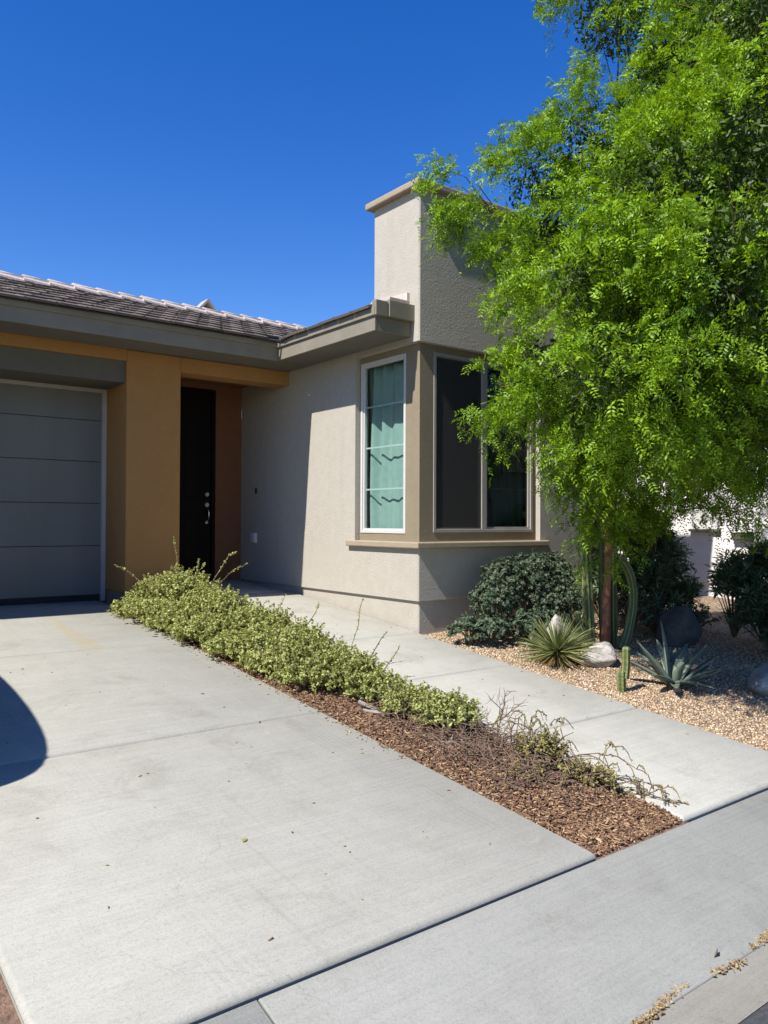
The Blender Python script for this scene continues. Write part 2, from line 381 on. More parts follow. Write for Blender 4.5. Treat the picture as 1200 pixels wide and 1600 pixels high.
# ground sheet to the horizon, lying below everything
def sheet(name, x0, x1, y0, y1, zf, mat, nx, ny, kind='structure', parent=None):
    xs = np.linspace(x0, x1, nx+1); ys = np.linspace(y0, y1, ny+1)
    V = [(x, y, zf(x, y)) for y in ys for x in xs]
    Fs = [(j*(nx+1)+i, j*(nx+1)+i+1, (j+1)*(nx+1)+i+1, (j+1)*(nx+1)+i) for j in range(ny) for i in range(nx)]
    mb = MB(); mb.add(V, Fs); o = mb.build(name, mat, parent, smooth=True)
    if kind and parent is None: o['kind'] = kind
    return o
M['soil'] = plain('desert_soil', (0.30, 0.225, 0.15), 0.95, 0.3, 8, bstr=0.6, bscale=40, bdist=0.01)
M['mulch'] = plain('mulch_soil', (0.16, 0.095, 0.06), 0.95, 0.45, 25, bstr=0.9, bscale=50, bdist=0.02)
mt, g, b, out = newmat('gravel_bed')
v = coords(g); vo = g.new('ShaderNodeTexVoronoi'); vo.inputs['Scale'].default_value = 48; g.link(v, vo.inputs['Vector'])
sepc = g.new('ShaderNodeSeparateColor'); g.link(vo.outputs['Color'], sepc.inputs[0])
cc = ramp(g, sepc.outputs[0], [(0.0, (0.22, 0.14, 0.08)), (0.35, (0.36, 0.25, 0.15)), (0.7, (0.46, 0.35, 0.22)), (1.0, (0.6, 0.5, 0.38))])
cc = mix(g, ramp(g, vo.outputs['Distance'], [(0.25, (0, 0, 0)), (0.6, (0.85, 0.85, 0.85))]), cc, (0.10, 0.06, 0.035))
g.link(cc, b.inputs['Base Color']); b.inputs['Roughness'].default_value = 0.9
bump(g, b, math_(g, 'SUBTRACT', 1.0, vo.outputs['Distance']), 0.9, 0.015); M['gravel'] = mt

sheet('ground', -1500, 1500, -1500, 1500, lambda x, y: -1.0, M['soil'], 2, 2)
sheet('gravel_ground', -0.01, 6.25, -3.93, 9.0, z_bed, M['gravel'], 70, 110)
sheet('gravel_yard', 6.25, 30, -3.93, 30, lambda x, y: z_soil(y)-0.03, M['gravel'], 4, 20)
# planting strip beside the driveway
def z_mulch(x, y):
    e = max(0.0, 1-abs((x+1.85)/0.36)**2)
    e *= float(np.interp(y, [-3.95, -3.5], [0.0, 1.0]))
    return z_drive(y) - 0.014 - float(np.interp(y, [-3.96, -3.8], [0.014, 0.0])) + 0.045*e + 0.02*float(np.interp(y, [-3.95, -3.7], [0.0, 1.0]))*mnoise.noise(Vector((x*5, y*5, 0)))
sheet('planting_bed', -2.24, -1.46, -3.965, 2.9, z_mulch, M['mulch'], 16, 120)
sheet('soil_strip', -5.16, -4.685, -3.955, 3.1, lambda x, y: z_drive(y)-0.04+0.01*mnoise.noise(Vector((x*6, y*6, 2))), M['mulch'], 8, 60)

# ------------------------------------------------------------------ driveway, walkway: slabs with rounded edges over a dark bed
def slab(parent, x0, x1, y0, y1, zf, mat, th=0.10, gap=0.0055, n=8, rad=0.022):
    ys = [y0+gap] + [y0+gap+rad*0.35] + list(np.linspace(y0+gap+rad, y1-gap-rad, n)) + [y1-gap-rad*0.35, y1-gap]
    xs = [x0+gap, x0+gap+rad*0.35, x0+gap+rad, x1-gap-rad, x1-gap-rad*0.35, x1-gap]
    dropx = [rad, rad*0.35, 0, 0, rad*0.35, rad]; dropy = [rad, rad*0.35] + [0]*n + [rad*0.35, rad]
    V = []; Fs = []; nx = len(xs); ny = len(ys)
    for j, y in enumerate(ys):
        for i, x in enumerate(xs): V.append((x, y, zf(y) - max(dropx[i], dropy[j])))
    for j in range(ny-1):
        for i in range(nx-1): Fs.append((j*nx+i, j*nx+i+1, (j+1)*nx+i+1, (j+1)*nx+i))
    edge = [i for i in range(nx)] + [j*nx+nx-1 for j in range(1, ny)] + [(ny-1)*nx+i for i in range(nx-2, -1, -1)] + [j*nx for j in range(ny-2, 0, -1)]
    k = len(V)
    for e in edge: V.append((V[e][0], V[e][1], V[e][2]-th))
    L_ = len(edge)
    for i in range(L_): Fs.append((edge[i], k+i, k+(i+1) % L_, edge[(i+1) % L_]))
    mb = MB(); mb.add(V, Fs); o = mb.build('slab', mat, parent, smooth=False)
    for p_ in o.data.polygons:
        if p_.normal.z > 0.3: p_.use_smooth = True
    return o
def paving(name, x0, x1, cuts, zf, mat):
    base = sheet(name, x0+0.004, x1-0.004, cuts[0]+0.004, cuts[-1]-0.004, lambda x, y: zf(y)-0.022, M['joint'], 1, 40)
    for a, b_ in zip(cuts[:-1], cuts[1:]): slab(base, x0, x1, a, b_, zf, mat)
    return base
RAD_ = 0.018
paving('driveway', -4.69, -2.215, [-3.945, -1.565, 0.78, 3.42], z_drive, M['conc'])
paving('walkway', -1.50, 0.0, [-3.945, -2.64, -1.317, -0.005, 1.32, 2.64, 4.1], z_walk, M['conc_walk'])
paving('driveway_beside', -10.4, -5.15, [-3.945, -1.565, 0.78, 3.42], z_drive, M['conc'])
# sidewalk apron that rolls down to the gutter
def z_apron(y): return float(np.interp(y, [-4.72, -4.64, -4.57, -4.5, -3.9], [-0.912, -0.906, -0.893, -0.866, -0.748]))
base = sheet('sidewalk', -30, 30, -4.66, -3.88, lambda x, y: z_apron(y)-0.03, M['joint'], 2, 8)
xs_ = [-30, -20.4, -17.1, -13.8, -10.5, -7.3, -4.03, -0.62, 2.7, 6.0, 9.3, 12.6, 30]
for a, b_ in zip(xs_[:-1], xs_[1:]):
    slab(base, a, b_, -4.66, -3.951, z_apron, M['conc_side'], n=14, rad=0.006, gap=0.003, th=0.12)
sheet('gutter', -30, 30, -4.88, -4.655, lambda x, y: float(np.interp(y, [-4.88, -4.7, -4.64], [-0.889, -0.914, -0.915])), M['conc_gutter'], 2, 10)
sheet('road', -200, 200, -14, -4.876, lambda x, y: -0.893+0.004*min(0, y+5), M['asphalt'], 2, 20)

# ------------------------------------------------------------------ the house
house = tag(empty('house'), 'single-storey beige and terracotta stucco house with square parapet tower and corner window', 'house')
H = house
ch = 0.012
# stem wall below the stucco screed
MB().prism([(0.03, 4.1), (0.03, 0.03+ch), (0.03+ch, 0.03), (3.07, 0.03), (3.07, 0.2), (0.2, 0.2), (0.2, 4.1)], -0.7, -0.002).build('foundation', M['wall'], H)
# lower wall up to the sill
MB().prism([(0, 3.94), (0, ch), (ch, 0), (3.1, 0), (3.1, 0.15), (0.15, 0.15), (0.15, 3.94)], 0.0, 0.575).build('stucco_wall', M['wall'], H)
# wall beside the side window, right of the front window, and above the openings
bx('stucco_wall', M['wall'], H, 0, 0.15, 1.135, 3.94, 0.575, 2.72)
bx('stucco_wall', M['wall'], H, 1.886, 3.1, 0, 0.15, 0.575, 2.72)
bx('stucco_wall', M['wall'], H, 0, 0.15, 0.78, 3.94, 2.72, 3.12)
# parapet tower
MB().prism([(0, 0.78), (0, ch), (ch, 0), (3.1, 0), (3.1, 0.78)], 2.72, 4.34).build('parapet_tower', M['wall'], H)
MB().prism([(-0.08, 0.86), (-0.08, -0.08), (3.18, -0.08), (3.18, 0.86)], 4.322, 4.395).build('parapet_cap', M['sill'], H, bevel=0.014)
# rear and side walls so the place is whole
bx('stucco_wall', M['wall'], H, 2.95, 3.1, 0.15, 9.0, 0.0, 2.72)
bx('stucco_wall', M['wall'], H, 2.95, 3.098, 0.78, 9.0, 2.72, 3.1)
bx('stucco_wall', M['wall'], H, -10.6, 2.95, 8.85, 9.0, -0.3, 3.0)
bx('foundation', M['wall'], H, 2.9, 3.07, 0.2, 9.0, -0.7, -0.002)
bx('stucco_wall', M['wall'], H, -10.75, -10.6, 2.62, 9.0, -0.3, 2.79)
# recessed window surround that wraps the corner (two panels with holes)
def hole_panel(name, mat, parent, axis, plane, th, u0, u1, z0, z1, hu0, hu1, hz0, hz1):
    """panel in plane axis=plane, thickness th inward (+), with one rectangular opening"""
    mb = MB()
    def P(u, z, d): return (plane+d, u, z) if axis == 'x' else (u, plane+d, z)
    O = [(u0, z0), (u1, z0), (u1, z1), (u0, z1)]; I = [(hu0, hz0), (hu1, hz0), (hu1, hz1), (hu0, hz1)]
    vs = [P(u, z, 0) for u, z in O] + [P(u, z, 0) for u, z in I] + [P(u, z, th) for u, z in O] + [P(u, z, th) for u, z in I]
    fs = []
    for i in range(4):
        j = (i+1) % 4
        fs += [(i, j, 4+j, 4+i), (8+j, 8+i, 12+i, 12+j), (4+i, 4+j, 12+j, 12+i), (i, 8+i, 8+j, j)]
    mb.add(vs, fs); return mb.build(name, mat, parent)
RC = 0.07
hole_panel('window_surround', M['taupe'], H, 'x', RC, 0.09, RC+0.001, 1.137, 0.57, 2.722, 0.30, 1.115, 0.70, 2.645)
hole_panel('window_surround', M['taupe'], H, 'y', RC+0.0005, 0.088, RC+0.0015, 1.888, 0.57, 2.722, 0.265, 1.825, 0.715, 2.645)
# sill wrapping the corner, top falling slightly outward
MB().prism([(-0.055, 1.25), (-0.055, -0.055), (1.995, -0.055), (1.995, 0.04), (1.88, 0.04), (1.88, 0.10), (0.10, 0.10), (0.10, 1.13), (0.04, 1.13), (0.04, 1.25)], 0.548, 0.614).build('window_sill', M['sill'], H, bevel=0.012)

# windows -------------------------------------------------------
def frame_rect(mb, axis, p0, p1, u0, u1, z0, z1, t):
    def B(a, b_, c_, d): (mb.box(p0, p1, a, b_, c_, d) if axis == 'x' else mb.box(a, b_, p0, p1, c_, d))
    B(u0, u0+t, z0, z1); B(u1-t, u1, z0, z1); B(u0+t, u1-t, z0, z0+t); B(u0+t, u1-t, z1-t, z1)
win1 = MB(); frame_rect(win1, 'x', 0.062, 0.125, 0.298, 1.117, 0.698, 2.647, 0.034)
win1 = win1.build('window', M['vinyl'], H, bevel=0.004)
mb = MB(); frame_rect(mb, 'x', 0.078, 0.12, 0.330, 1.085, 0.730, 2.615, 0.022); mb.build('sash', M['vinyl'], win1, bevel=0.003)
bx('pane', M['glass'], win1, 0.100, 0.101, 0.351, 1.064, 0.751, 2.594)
for z in (1.195, 1.67, 2.14): bx('muntin', M['muntin'], win1, 0.106, 0.114, 0.351, 1.064, z-0.009, z+0.009)
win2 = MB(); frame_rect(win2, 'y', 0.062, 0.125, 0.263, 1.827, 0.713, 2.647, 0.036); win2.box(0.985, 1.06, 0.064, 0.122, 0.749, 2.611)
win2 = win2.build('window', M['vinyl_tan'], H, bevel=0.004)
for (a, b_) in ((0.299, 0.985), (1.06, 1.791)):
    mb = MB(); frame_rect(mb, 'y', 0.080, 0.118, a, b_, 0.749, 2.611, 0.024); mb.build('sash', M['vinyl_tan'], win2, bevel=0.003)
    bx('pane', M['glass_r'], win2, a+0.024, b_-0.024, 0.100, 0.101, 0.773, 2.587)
for z in (1.21, 1.68, 2.15): bx('muntin', M['muntin'], win2, 1.084, 1.767, 0.106, 0.114, z-0.009, z+0.009)
mt = bpy.data.materials.new('insect_screen'); mt.use_nodes = True; mt.node_tree.nodes.clear(); g = NT(mt)
out = g.new('ShaderNodeOutputMaterial'); tr = g.new('ShaderNodeBsdfTransparent'); df = g.new('ShaderNodeBsdfDiffuse'); df.inputs[0].default_value = (0.06, 0.058, 0.055, 1)
mx = g.new('ShaderNodeMixShader'); mx.inputs[0].default_value = 0.6
g.link(tr.outputs[0], mx.inputs[1]); g.link(df.outputs[0], mx.inputs[2]); g.link(mx.outputs[0], out.inputs[0]); M['screen'] = mt
bx('insect_screen', M['screen'], win2, 0.312, 0.972, 0.0745, 0.0755, 0.762, 2.598)
# room behind the windows
rm = MB()
rm.add([(0.151, 0.17, 0.03), (2.94, 0.17, 0.03), (2.94, 3.8, 0.03), (0.151, 3.8, 0.03), (0.151, 0.17, 2.715), (2.94, 0.17, 2.715), (2.94, 3.8, 2.715), (0.151, 3.8, 2.715)],
       [(0, 1, 2, 3), (7, 6, 5, 4), (1, 5, 6, 2), (2, 6, 7, 3)])
rm.build('room_lining', M['interior'], H)

# curtains: hanging things of their own
def curtain(name, axis, p, u_of, z0, z1, label, mat, nu=60, nz=14, amp=0.035, folds=7):
    V = np.zeros(((nu+1)*(nz+1), 3)); Fa = []
    for j in range(nz+1):
        t = j/nz; z = z0+(z1-z0)*t; a, b_ = u_of(t)
        for i in range(nu+1):
            s = i/nu; u = a+(b_-a)*s
            d = amp*math.sin(2*math.pi*folds*s+0.6*math.sin(3*t))*(0.6+0.4*math.sin(5*s+1)) + 0.012*math.sin(23*s+4*t)
            V[j*(nu+1)+i] = (p+d, u, z) if axis == 'x' else (u, p+d, z)
    for j in range(nz):
        for i in range(nu): Fa.append((j*(nu+1)+i, j*(nu+1)+i+1, (j+1)*(nu+1)+i+1, (j+1)*(nu+1)+i))
    o = faces_mesh(name, V, np.array(Fa), mat, smooth=True)
    sd = o.modifiers.new('thick', 'SOLIDIFY'); sd.thickness = 0.003
    return tag(o, label, 'curtain', 'teal curtains inside the corner window')
mt, g, b, out = newmat('curtain_teal'); cc = ramp(g, noise(g, coords(g), 14, 3), [(0.3, (0.40, 0.50, 0.45)), (0.7, (0.48, 0.57, 0.52))])
g.link(cc, b.inputs['Base Color']); b.inputs['Roughness'].default_value = 0.85
tr = g.new('ShaderNodeBsdfTranslucent'); tr.inputs[0].default_value = (0.35, 0.6, 0.52, 1); mx = g.new('ShaderNodeMixShader'); mx.inputs[0].default_value = 0.3
g.link(b.outputs[0], mx.inputs[1]); g.link(tr.outputs[0], mx.inputs[2]); g.link(mx.outputs[0], out.inputs[0]); M['curtain'] = mt
curtain('curtain', 'x', 0.21, lambda t: (1.17+0.02*math.sin(5*t), 0.22), 0.06, 2.66, 'pale teal curtain lit by sun behind the narrow side window', M['curtain'], folds=5)
curtain('curtain', 'y', 0.24, lambda t: (1.50-0.32*t**0.8, 1.83), 0.06, 2.66, 'teal curtain swept aside behind the wide front window', M['curtain'], folds=6)

# eaves -----------------------------------------------------------
SZ = 2.78
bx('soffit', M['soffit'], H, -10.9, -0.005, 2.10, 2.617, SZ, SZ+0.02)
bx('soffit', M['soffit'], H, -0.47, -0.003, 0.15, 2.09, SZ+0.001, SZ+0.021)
bx('fascia', M['fascia'], H, -10.9, -0.458, 2.085, 2.11, SZ-0.005, 2.935, bevel=0.004)
bx('fascia', M['fascia'], H, -10.9, -0.482, 2.06, 2.10, 2.93, 3.005, bevel=0.004)
bx('fascia', M['fascia'], H, -0.485, -0.458, 0.125, 2.084, SZ-0.004, 2.934, bevel=0.004)
bx('fascia', M['fascia'], H, -0.508, -0.47, 0.105, 2.059, 2.928, 3.012, bevel=0.004)
bx('fascia', M['fascia'], H, -0.457, -0.004, 0.127, 0.15, SZ-0.003, 2.93, bevel=0.004)      # eave end, lower
bx('eave_end', M['fascia'], H, -0.50, -0.345, 0.085, 0.16, 2.925, 3.085, bevel=0.006)
bx('eave_end', M['fascia'], H, -0.335, 0.03, 0.075, 0.16, 2.93, 3.105, bevel=0.006)

# garage front, columns, beam ------------------------------------
bx('stucco_wall', M['orange'], H, -2.139, -1.49, 2.62, 3.94, 0.0, 2.779, bevel=0.01)
bx('foundation', M['taupe'], H, -2.12, -1.51, 2.645, 3.94, -0.5, -0.002)
bx('stucco_wall', M['orange'], H, -5.45, -4.78, 2.62, 3.5, 0.0, 2.65, bevel=0.01)
bx('foundation', M['taupe'], H, -5.43, -4.80, 2.645, 3.5, -0.5, -0.002)
bx('stucco_wall', M['orange'], H, -10.6, -2.14, 2.62, 3.5, 2.65, 2.779)
bx('entry_beam', M['orange'], H, -1.489, -0.002, 2.62, 2.95, 2.60, 2.778, bevel=0.008)
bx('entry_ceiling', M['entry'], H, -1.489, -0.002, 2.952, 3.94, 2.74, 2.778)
for (x0, x1) in ((-4.779, -2.14), (-10.3, -5.451)):
    gd = bx('garage_header', M['taupe_dark'], H, x0, x1, 2.665, 3.36, 2.405, 2.649)
    door = empty('garage_door', ((x0+x1)/2, 3.36, -0.13)); door.parent = H
    zs = [-0.062, 0.526, 1.033, 1.533, 2.028, 2.50]
    ox, oy, oz = -(x0+x1)/2, -3.36, 0.13
    def shift(o): o.location = (ox, oy, oz); return o
    for a, b_ in zip(zs[:-1], zs[1:]):
        shift(bx('door_panel', M['garage'], door, x0+0.01, x1-0.022, 3.345, 3.39, a+0.0025, b_-0.0025, bevel=0.006))
    shift(bx('bottom_seal', M['rubber'], door, x0+0.01, x1-0.022, 3.35, 3.385, -0.131, -0.062))
    bx('door_trim', M['trimw'], H, x0+0.001, x0+0.05, 3.29, 3.34, -0.131, 2.404)
    bx('door_trim', M['trimw'], H, x1-0.05, x1-0.001, 3.29, 3.34, -0.131, 2.404)
    bx('door_trim', M['trimw'], H, x0+0.051, x1-0.051, 3.29, 3.34, 2.36, 2.404)
# entry back wall with opening for the front door
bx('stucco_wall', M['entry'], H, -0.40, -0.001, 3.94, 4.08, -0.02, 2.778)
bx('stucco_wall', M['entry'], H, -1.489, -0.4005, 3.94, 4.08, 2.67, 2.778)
mb = MB(); mb.box(-0.45, -0.4005, 3.955, 4.06, -0.02, 2.669); mb.box(-1.489, -1.45, 3.955, 4.06, -0.02, 2.669); mb.box(-1.45, -0.45, 3.955, 4.06, 2.63, 2.669)
mb.build('door_frame', M['door'], H)
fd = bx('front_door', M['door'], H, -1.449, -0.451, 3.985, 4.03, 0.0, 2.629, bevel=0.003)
for (z0, z1) in ((0.25, 0.95), (1.12, 2.40)):
    for (x0, x1) in ((-1.33, -1.0), (-0.90, -0.60)):
        mb = MB(); frame_rect(mb, 'y', 3.972, 3.986, x0, x1, z0, z1, 0.03); mb.build('panel_moulding', M['door'], fd, bevel=0.006)
        bx('door_panel', M['door'], fd, x0+0.06, x1-0.06, 3.976, 3.986, z0+0.06, z1-0.06, bevel=0.008)
def disc(name, mat, parent, c, r, d, axis='y', seg=20):
    mb = MB(); c = Vector(c); a = Vector((0, -d, 0)) if axis == 'y' else Vector((-d, 0, 0))
    mb.tube([c, c+a*0.7, c+a], [r, r, r*0.8], seg); return mb.build(name, mat, parent, smooth=False)
disc('deadbolt', M['chrome'], fd, (-0.515, 3.985, 1.20), 0.034, 0.03)
disc('deadbolt', M['chrome'], fd, (-0.515, 3.985, 1.055), 0.036, 0.03)
mb = MB(); mb.tube([(-0.505, 3.985, 1.0), (-0.505, 3.94, 0.99), (-0.505, 3.925, 0.94), (-0.505, 3.935, 0.86), (-0.51, 3.985, 0.82)], [0.012, 0.012, 0.014, 0.012, 0.012], 8)
mb.build('door_handle', M['chrome'], fd, smooth=True)
disc('handle_rosette', M['chrome'], fd, (-0.515, 3.985, 0.81), 0.026, 0.02)
# doorbell and outlet box on the entry wall
bx('doorbell', M['black'], H, -0.014, -0.0005, 3.46, 3.505, 1.215, 1.29, bevel=0.004)
ob = bx('outlet_box', M['outlet'], H, -0.04, -0.0005, 3.45, 3.57, 0.53, 0.67, bevel=0.008)
bx('outlet_cover', M['outlet'], ob, -0.055, -0.041, 3.46, 3.56, 0.54, 0.66, bevel=0.006)

# roof -----------------------------------------------------------
K = 0.36
YE, ZE, YR = 2.02, 3.015, 4.2
def zg(y): return ZE + K*(y-YE)
ZR = zg(YR)
XE = -0.525; XR = 1.30
def zb(x): return ZE + 0.005 + K*(x-XE)
mb = MB()
mb.add([(-10.95, YE+0.02, ZE-0.03), (XE, YE+0.02, ZE-0.03), (XE+YR-YE, YR, ZR-0.03), (-10.95, YR, ZR-0.03), (-10.95, 9.2, ZE), (XR+0.4, 9.2, ZE)],
       [(0, 1, 2, 3), (3, 2, 5, 4)])
mb.add([(XE+0.02, 0.17, ZE-0.02), (XE+0.02, YE+0.02, ZE-0.02), (XR, YE+XR-XE, zb(XR)-0.03), (XR, 0.17, zb(XR)-0.03), (3.5, 0.8, ZE), (3.5, 9.2, ZE), (XR, 9.2, zb(XR)-0.03)],
       [(0, 3, 2, 1), (3, 4, 5, 6, 2)])
roof = mb.build('roof', M['roofbase'], H)
M['tile'] = varmat('roof_tile', [(0.0, (0.105, 0.085, 0.07)), (0.5, (0.14, 0.113, 0.093)), (1.0, (0.175, 0.14, 0.115))], 0.9, 0.15, 0.7, 70)
M['ridge'] = varmat('ridge_tile', [(0.0, (0.37, 0.31, 0.275)), (1.0, (0.47, 0.395, 0.35))], 0.9, 0.15, 0.5, 70)
TW, TX, TT = 0.30, 0.33, 0.026
tile_meshes = []
for k in range(6):
    mbt = MB(); L_ = 0.42
    # flat interlocking concrete tile with a shallow raised rib; nose at y=0, uphill +y
    prof = [(-TW/2+0.003, 0.0), (TW/2-0.003, 0.0), (TW/2-0.003, TT), (TW/2-0.03, TT+0.006), (TW/2-0.05, TT), (-TW/2+0.03, TT), (-TW/2+0.003, TT+0.002)]
    mbt.extrude(prof, 'y', 0.0, L_)
    mbt.var = [random.random()]*len(mbt.v)
    me = mbt.mesh('roof_tile', M['tile']); tile_meshes.append(me)
def put_tile(loc, rot):
    o = bpy.data.objects.new('roof_tile', random.choice(tile_meshes)); link(o, roof)
    o.location = loc; o.rotation_euler = rot; return o
ang = math.atan(K)
for j in range(7):
    y = YE - 0.02 + TX*j*math.cos(ang)
    if y > YR-0.12: break
    x = -5.9 + (0.15 if j % 2 else 0)
    while x < y - YE + XE - 0.10:
        put_tile((x, y + random.uniform(-.006, .006), zg(y)-0.012+random.uniform(-.003, .004)), (ang-0.055, random.uniform(-.01, .01), random.uniform(-.012, .012)))
        x += TW
for j in range(6):
    x = XE - 0.02 + TX*j*math.cos(ang)
    if x > XR-0.1: break
    y = (0.30 if x < -0.02 else 0.96) + (0.15 if j % 2 else 0)
    while y < x - XE + YE - 0.10:
        put_tile((x + random.uniform(-.006, .006), y, zb(x)-0.012+random.uniform(-.003, .004)), (ang-0.055, random.uniform(-.01, .01), -math.pi/2+random.uniform(-.012, .012)))
        y += TW
# plain continuation of the tile field beyond the last single tiles
mb = MB()
for j in range(7):
    y = YE - 0.02 + TX*j*math.cos(ang)
    mb.box(-10.95, -6.06, y, y+0.32, zg(y)-0.012+0.02, zg(y)+0.035) if y < YR-0.12 else None
o = mb.build('roof_tiles_far', M['tile'], roof); o['kind'] = 'stuff'
ridge_meshes = []
for k in range(5):
    mbt = MB(); L_ = 0.335
    prof = [(-0.16, -0.105), (-0.155, -0.08), (-0.04, 0.0), (0.04, 0.0), (0.155, -0.08), (0.16, -0.105), (0.14, -0.11), (0.0, -0.03), (-0.14, -0.11)]
    mbt.extrude(prof, 'x', 0.0, L_); mbt.var = [random.random()]*len(mbt.v)
    ridge_meshes.append(mbt.mesh('ridge_tile', M['ridge']))
x = -5.9
while x < 1.5:
    o = bpy.data.objects.new('ridge_tile', random.choice(ridge_meshes)); link(o, roof)
    o.location = (x, YR, ZR+0.075+random.uniform(-.004, .004)); o.rotation_euler = (random.uniform(-.02, .02), 0.085, random.uniform(-.01, .01)); x += 0.30
bx('ridge_mortar', M['mortar'], roof, -10.9, 1.5, YR-0.10, YR+0.10, ZR-0.04, ZR+0.035)
# vent with a small pitched cap behind the ridge
vent = empty('roof_vent', (-0.36, 4.42, ZR-0.02)); vent.parent = roof
mb = MB(); mb.box(-0.06, 0.06, -0.05, 0.05, -0.1, 0.14); mb.build('vent_pipe', M['trimw'], vent)
mb = MB(); mb.extrude([(-0.13, 0.13), (0.0, 0.27), (0.13, 0.13), (0.10, 0.12), (0.0, 0.225), (-0.10, 0.12)], 'y', -0.12, 0.12); mb.build('vent_cap', M['trimw'], vent)
# rake tile and mortar against the tower
mb = MB(); mb.extrude([(0.16, 3.10), (0.16, 3.25), (0.80, 3.285), (0.80, 3.10)], 'x', -0.035, -0.003); mb.build('flashing_mortar', M['mortar'], roof)
bx('rake_tile', M['ridge'], roof, -0.30, -0.036, 0.12, 0.42, 3.115, 3.155, bevel=0.008)
mb = MB(); mb.tube([(-0.9, 2.03, 3.0), (-0.62, 2.0, 2.99), (-0.5, 1.98, 2.985), (-0.53, 1.86, 3.0), (-0.535, 1.7, 3.01)], [0.012, 0.02, 0.024, 0.02, 0.01], 6); mb.build('valley_flashing', M['roofbase'], roof)

# ------------------------------------------------------------------ neighbouring house
nb = tag(empty('neighbour_house', (6.2, 0, -0.34)), 'white stucco house across the side yard with small framed window', 'house')
def nbx(name, mat, *a, parent=None, bevel=0.0):
    o = bx(name, mat, nb if parent is None else parent, *a, bevel=bevel)
    if parent is None: o.location = (-6.2, 0, 0.34)
    return o
nbx('stucco_wall', M['white_wall'], 6.2, 12.0, -2.6, 12.0, -0.09, 3.3)
nbx('foundation', M['white_wall'], 6.225, 11.98, -2.575, 11.98, -0.7, -0.0905)
o = MB(); o.extrude([(5.7, 3.3), (9.1, 4.4), (12.5, 3.3), (12.5, 3.2), (5.7, 3.2)], 'y', -3.1, 12.5); o = o.build('roof', M['tile'], nb); o.location = (-6.2, 0, 0.34)
mb = MB(); frame_rect(mb, 'x', 6.15, 6.199, 0.17, 0.64, 0.74, 1.46, 0.035); mb.box(6.16, 6.199, 0.205, 0.605, 1.08, 1.105); mb.box(6.16, 6.198, 0.39, 0.415, 0.775, 1.08)
nw = mb.build('window', M['vinyl'], nb); nw.location = (-6.2, 0, 0.34)
bx('pane', M['vinyl'], nw, 6.185, 6.197, 0.206, 0.604, 0.776, 1.424)
bx('window_sill', M['taupe_dark'], nw, 6.13, 6.199, 0.15, 0.66, 0.70, 0.739)
lamp = MB(); lamp.extrude([(6.199, 0.585), (6.10, 0.585), (6.07, 0.69), (6.199, 0.69)], 'y', -0.36, -0.07)
lamp = lamp.build('wall_box', M['taupe_dark'], nb, bevel=0.006); lamp.location = (-6.2, 0, 0.34)
bx('box_cover', M['vinyl'], lamp, 6.06, 6.199, -0.37, -0.06, 0.691, 0.705)

# ------------------------------------------------------------------ house across the street, mirrored in the front window
op = tag(empty('opposite_house', (20, -17, -0.9)), 'tan stucco house across the street, mirrored in the front window glass', 'house')
def ob_(name, mat, parent, *a):
    o = bx(name, mat, parent, *a)
    if parent is op: o.location = (-20, 17, 0.9)
    return o
ob_('stucco_wall', M['wall'], op, 7, 34, -28, -17, -0.9, 3.0)
mb = MB(); mb.add([(6.4, -16.4, 2.95), (34.6, -16.4, 2.95), (34.6, -28.6, 2.95), (6.4, -28.6, 2.95), (12.4, -22.5, 5.6), (28.6, -22.5, 5.6)], [(0, 1, 5, 4), (1, 2, 5), (2, 3, 4, 5), (3, 0, 4), (3, 2, 1, 0)])
o = mb.build('roof', M['tile'], op); o.location = (-20, 17, 0.9)
ob_('garage_door', M['garage'], op, 9, 14, -16.99, -16.95, -0.8, 1.6)
ob_('front_door', M['door'], op, 16.5, 17.5, -16.99, -16.95, -0.8, 1.5)
for x in (20, 24.5, 29):
    f_ = ob_('window', M['vinyl'], op, x, x+2.2, -16.99, -16.93, 0.1, 1.7)
    ob_('pane', M['black'], f_, x+0.08, x+2.12, -16.929, -16.915, 0.18, 1.62)
sheet('far_sidewalk', -60, 60, -15.8, -14.05, lambda x, y: -0.86, M['conc_side'], 2, 2)
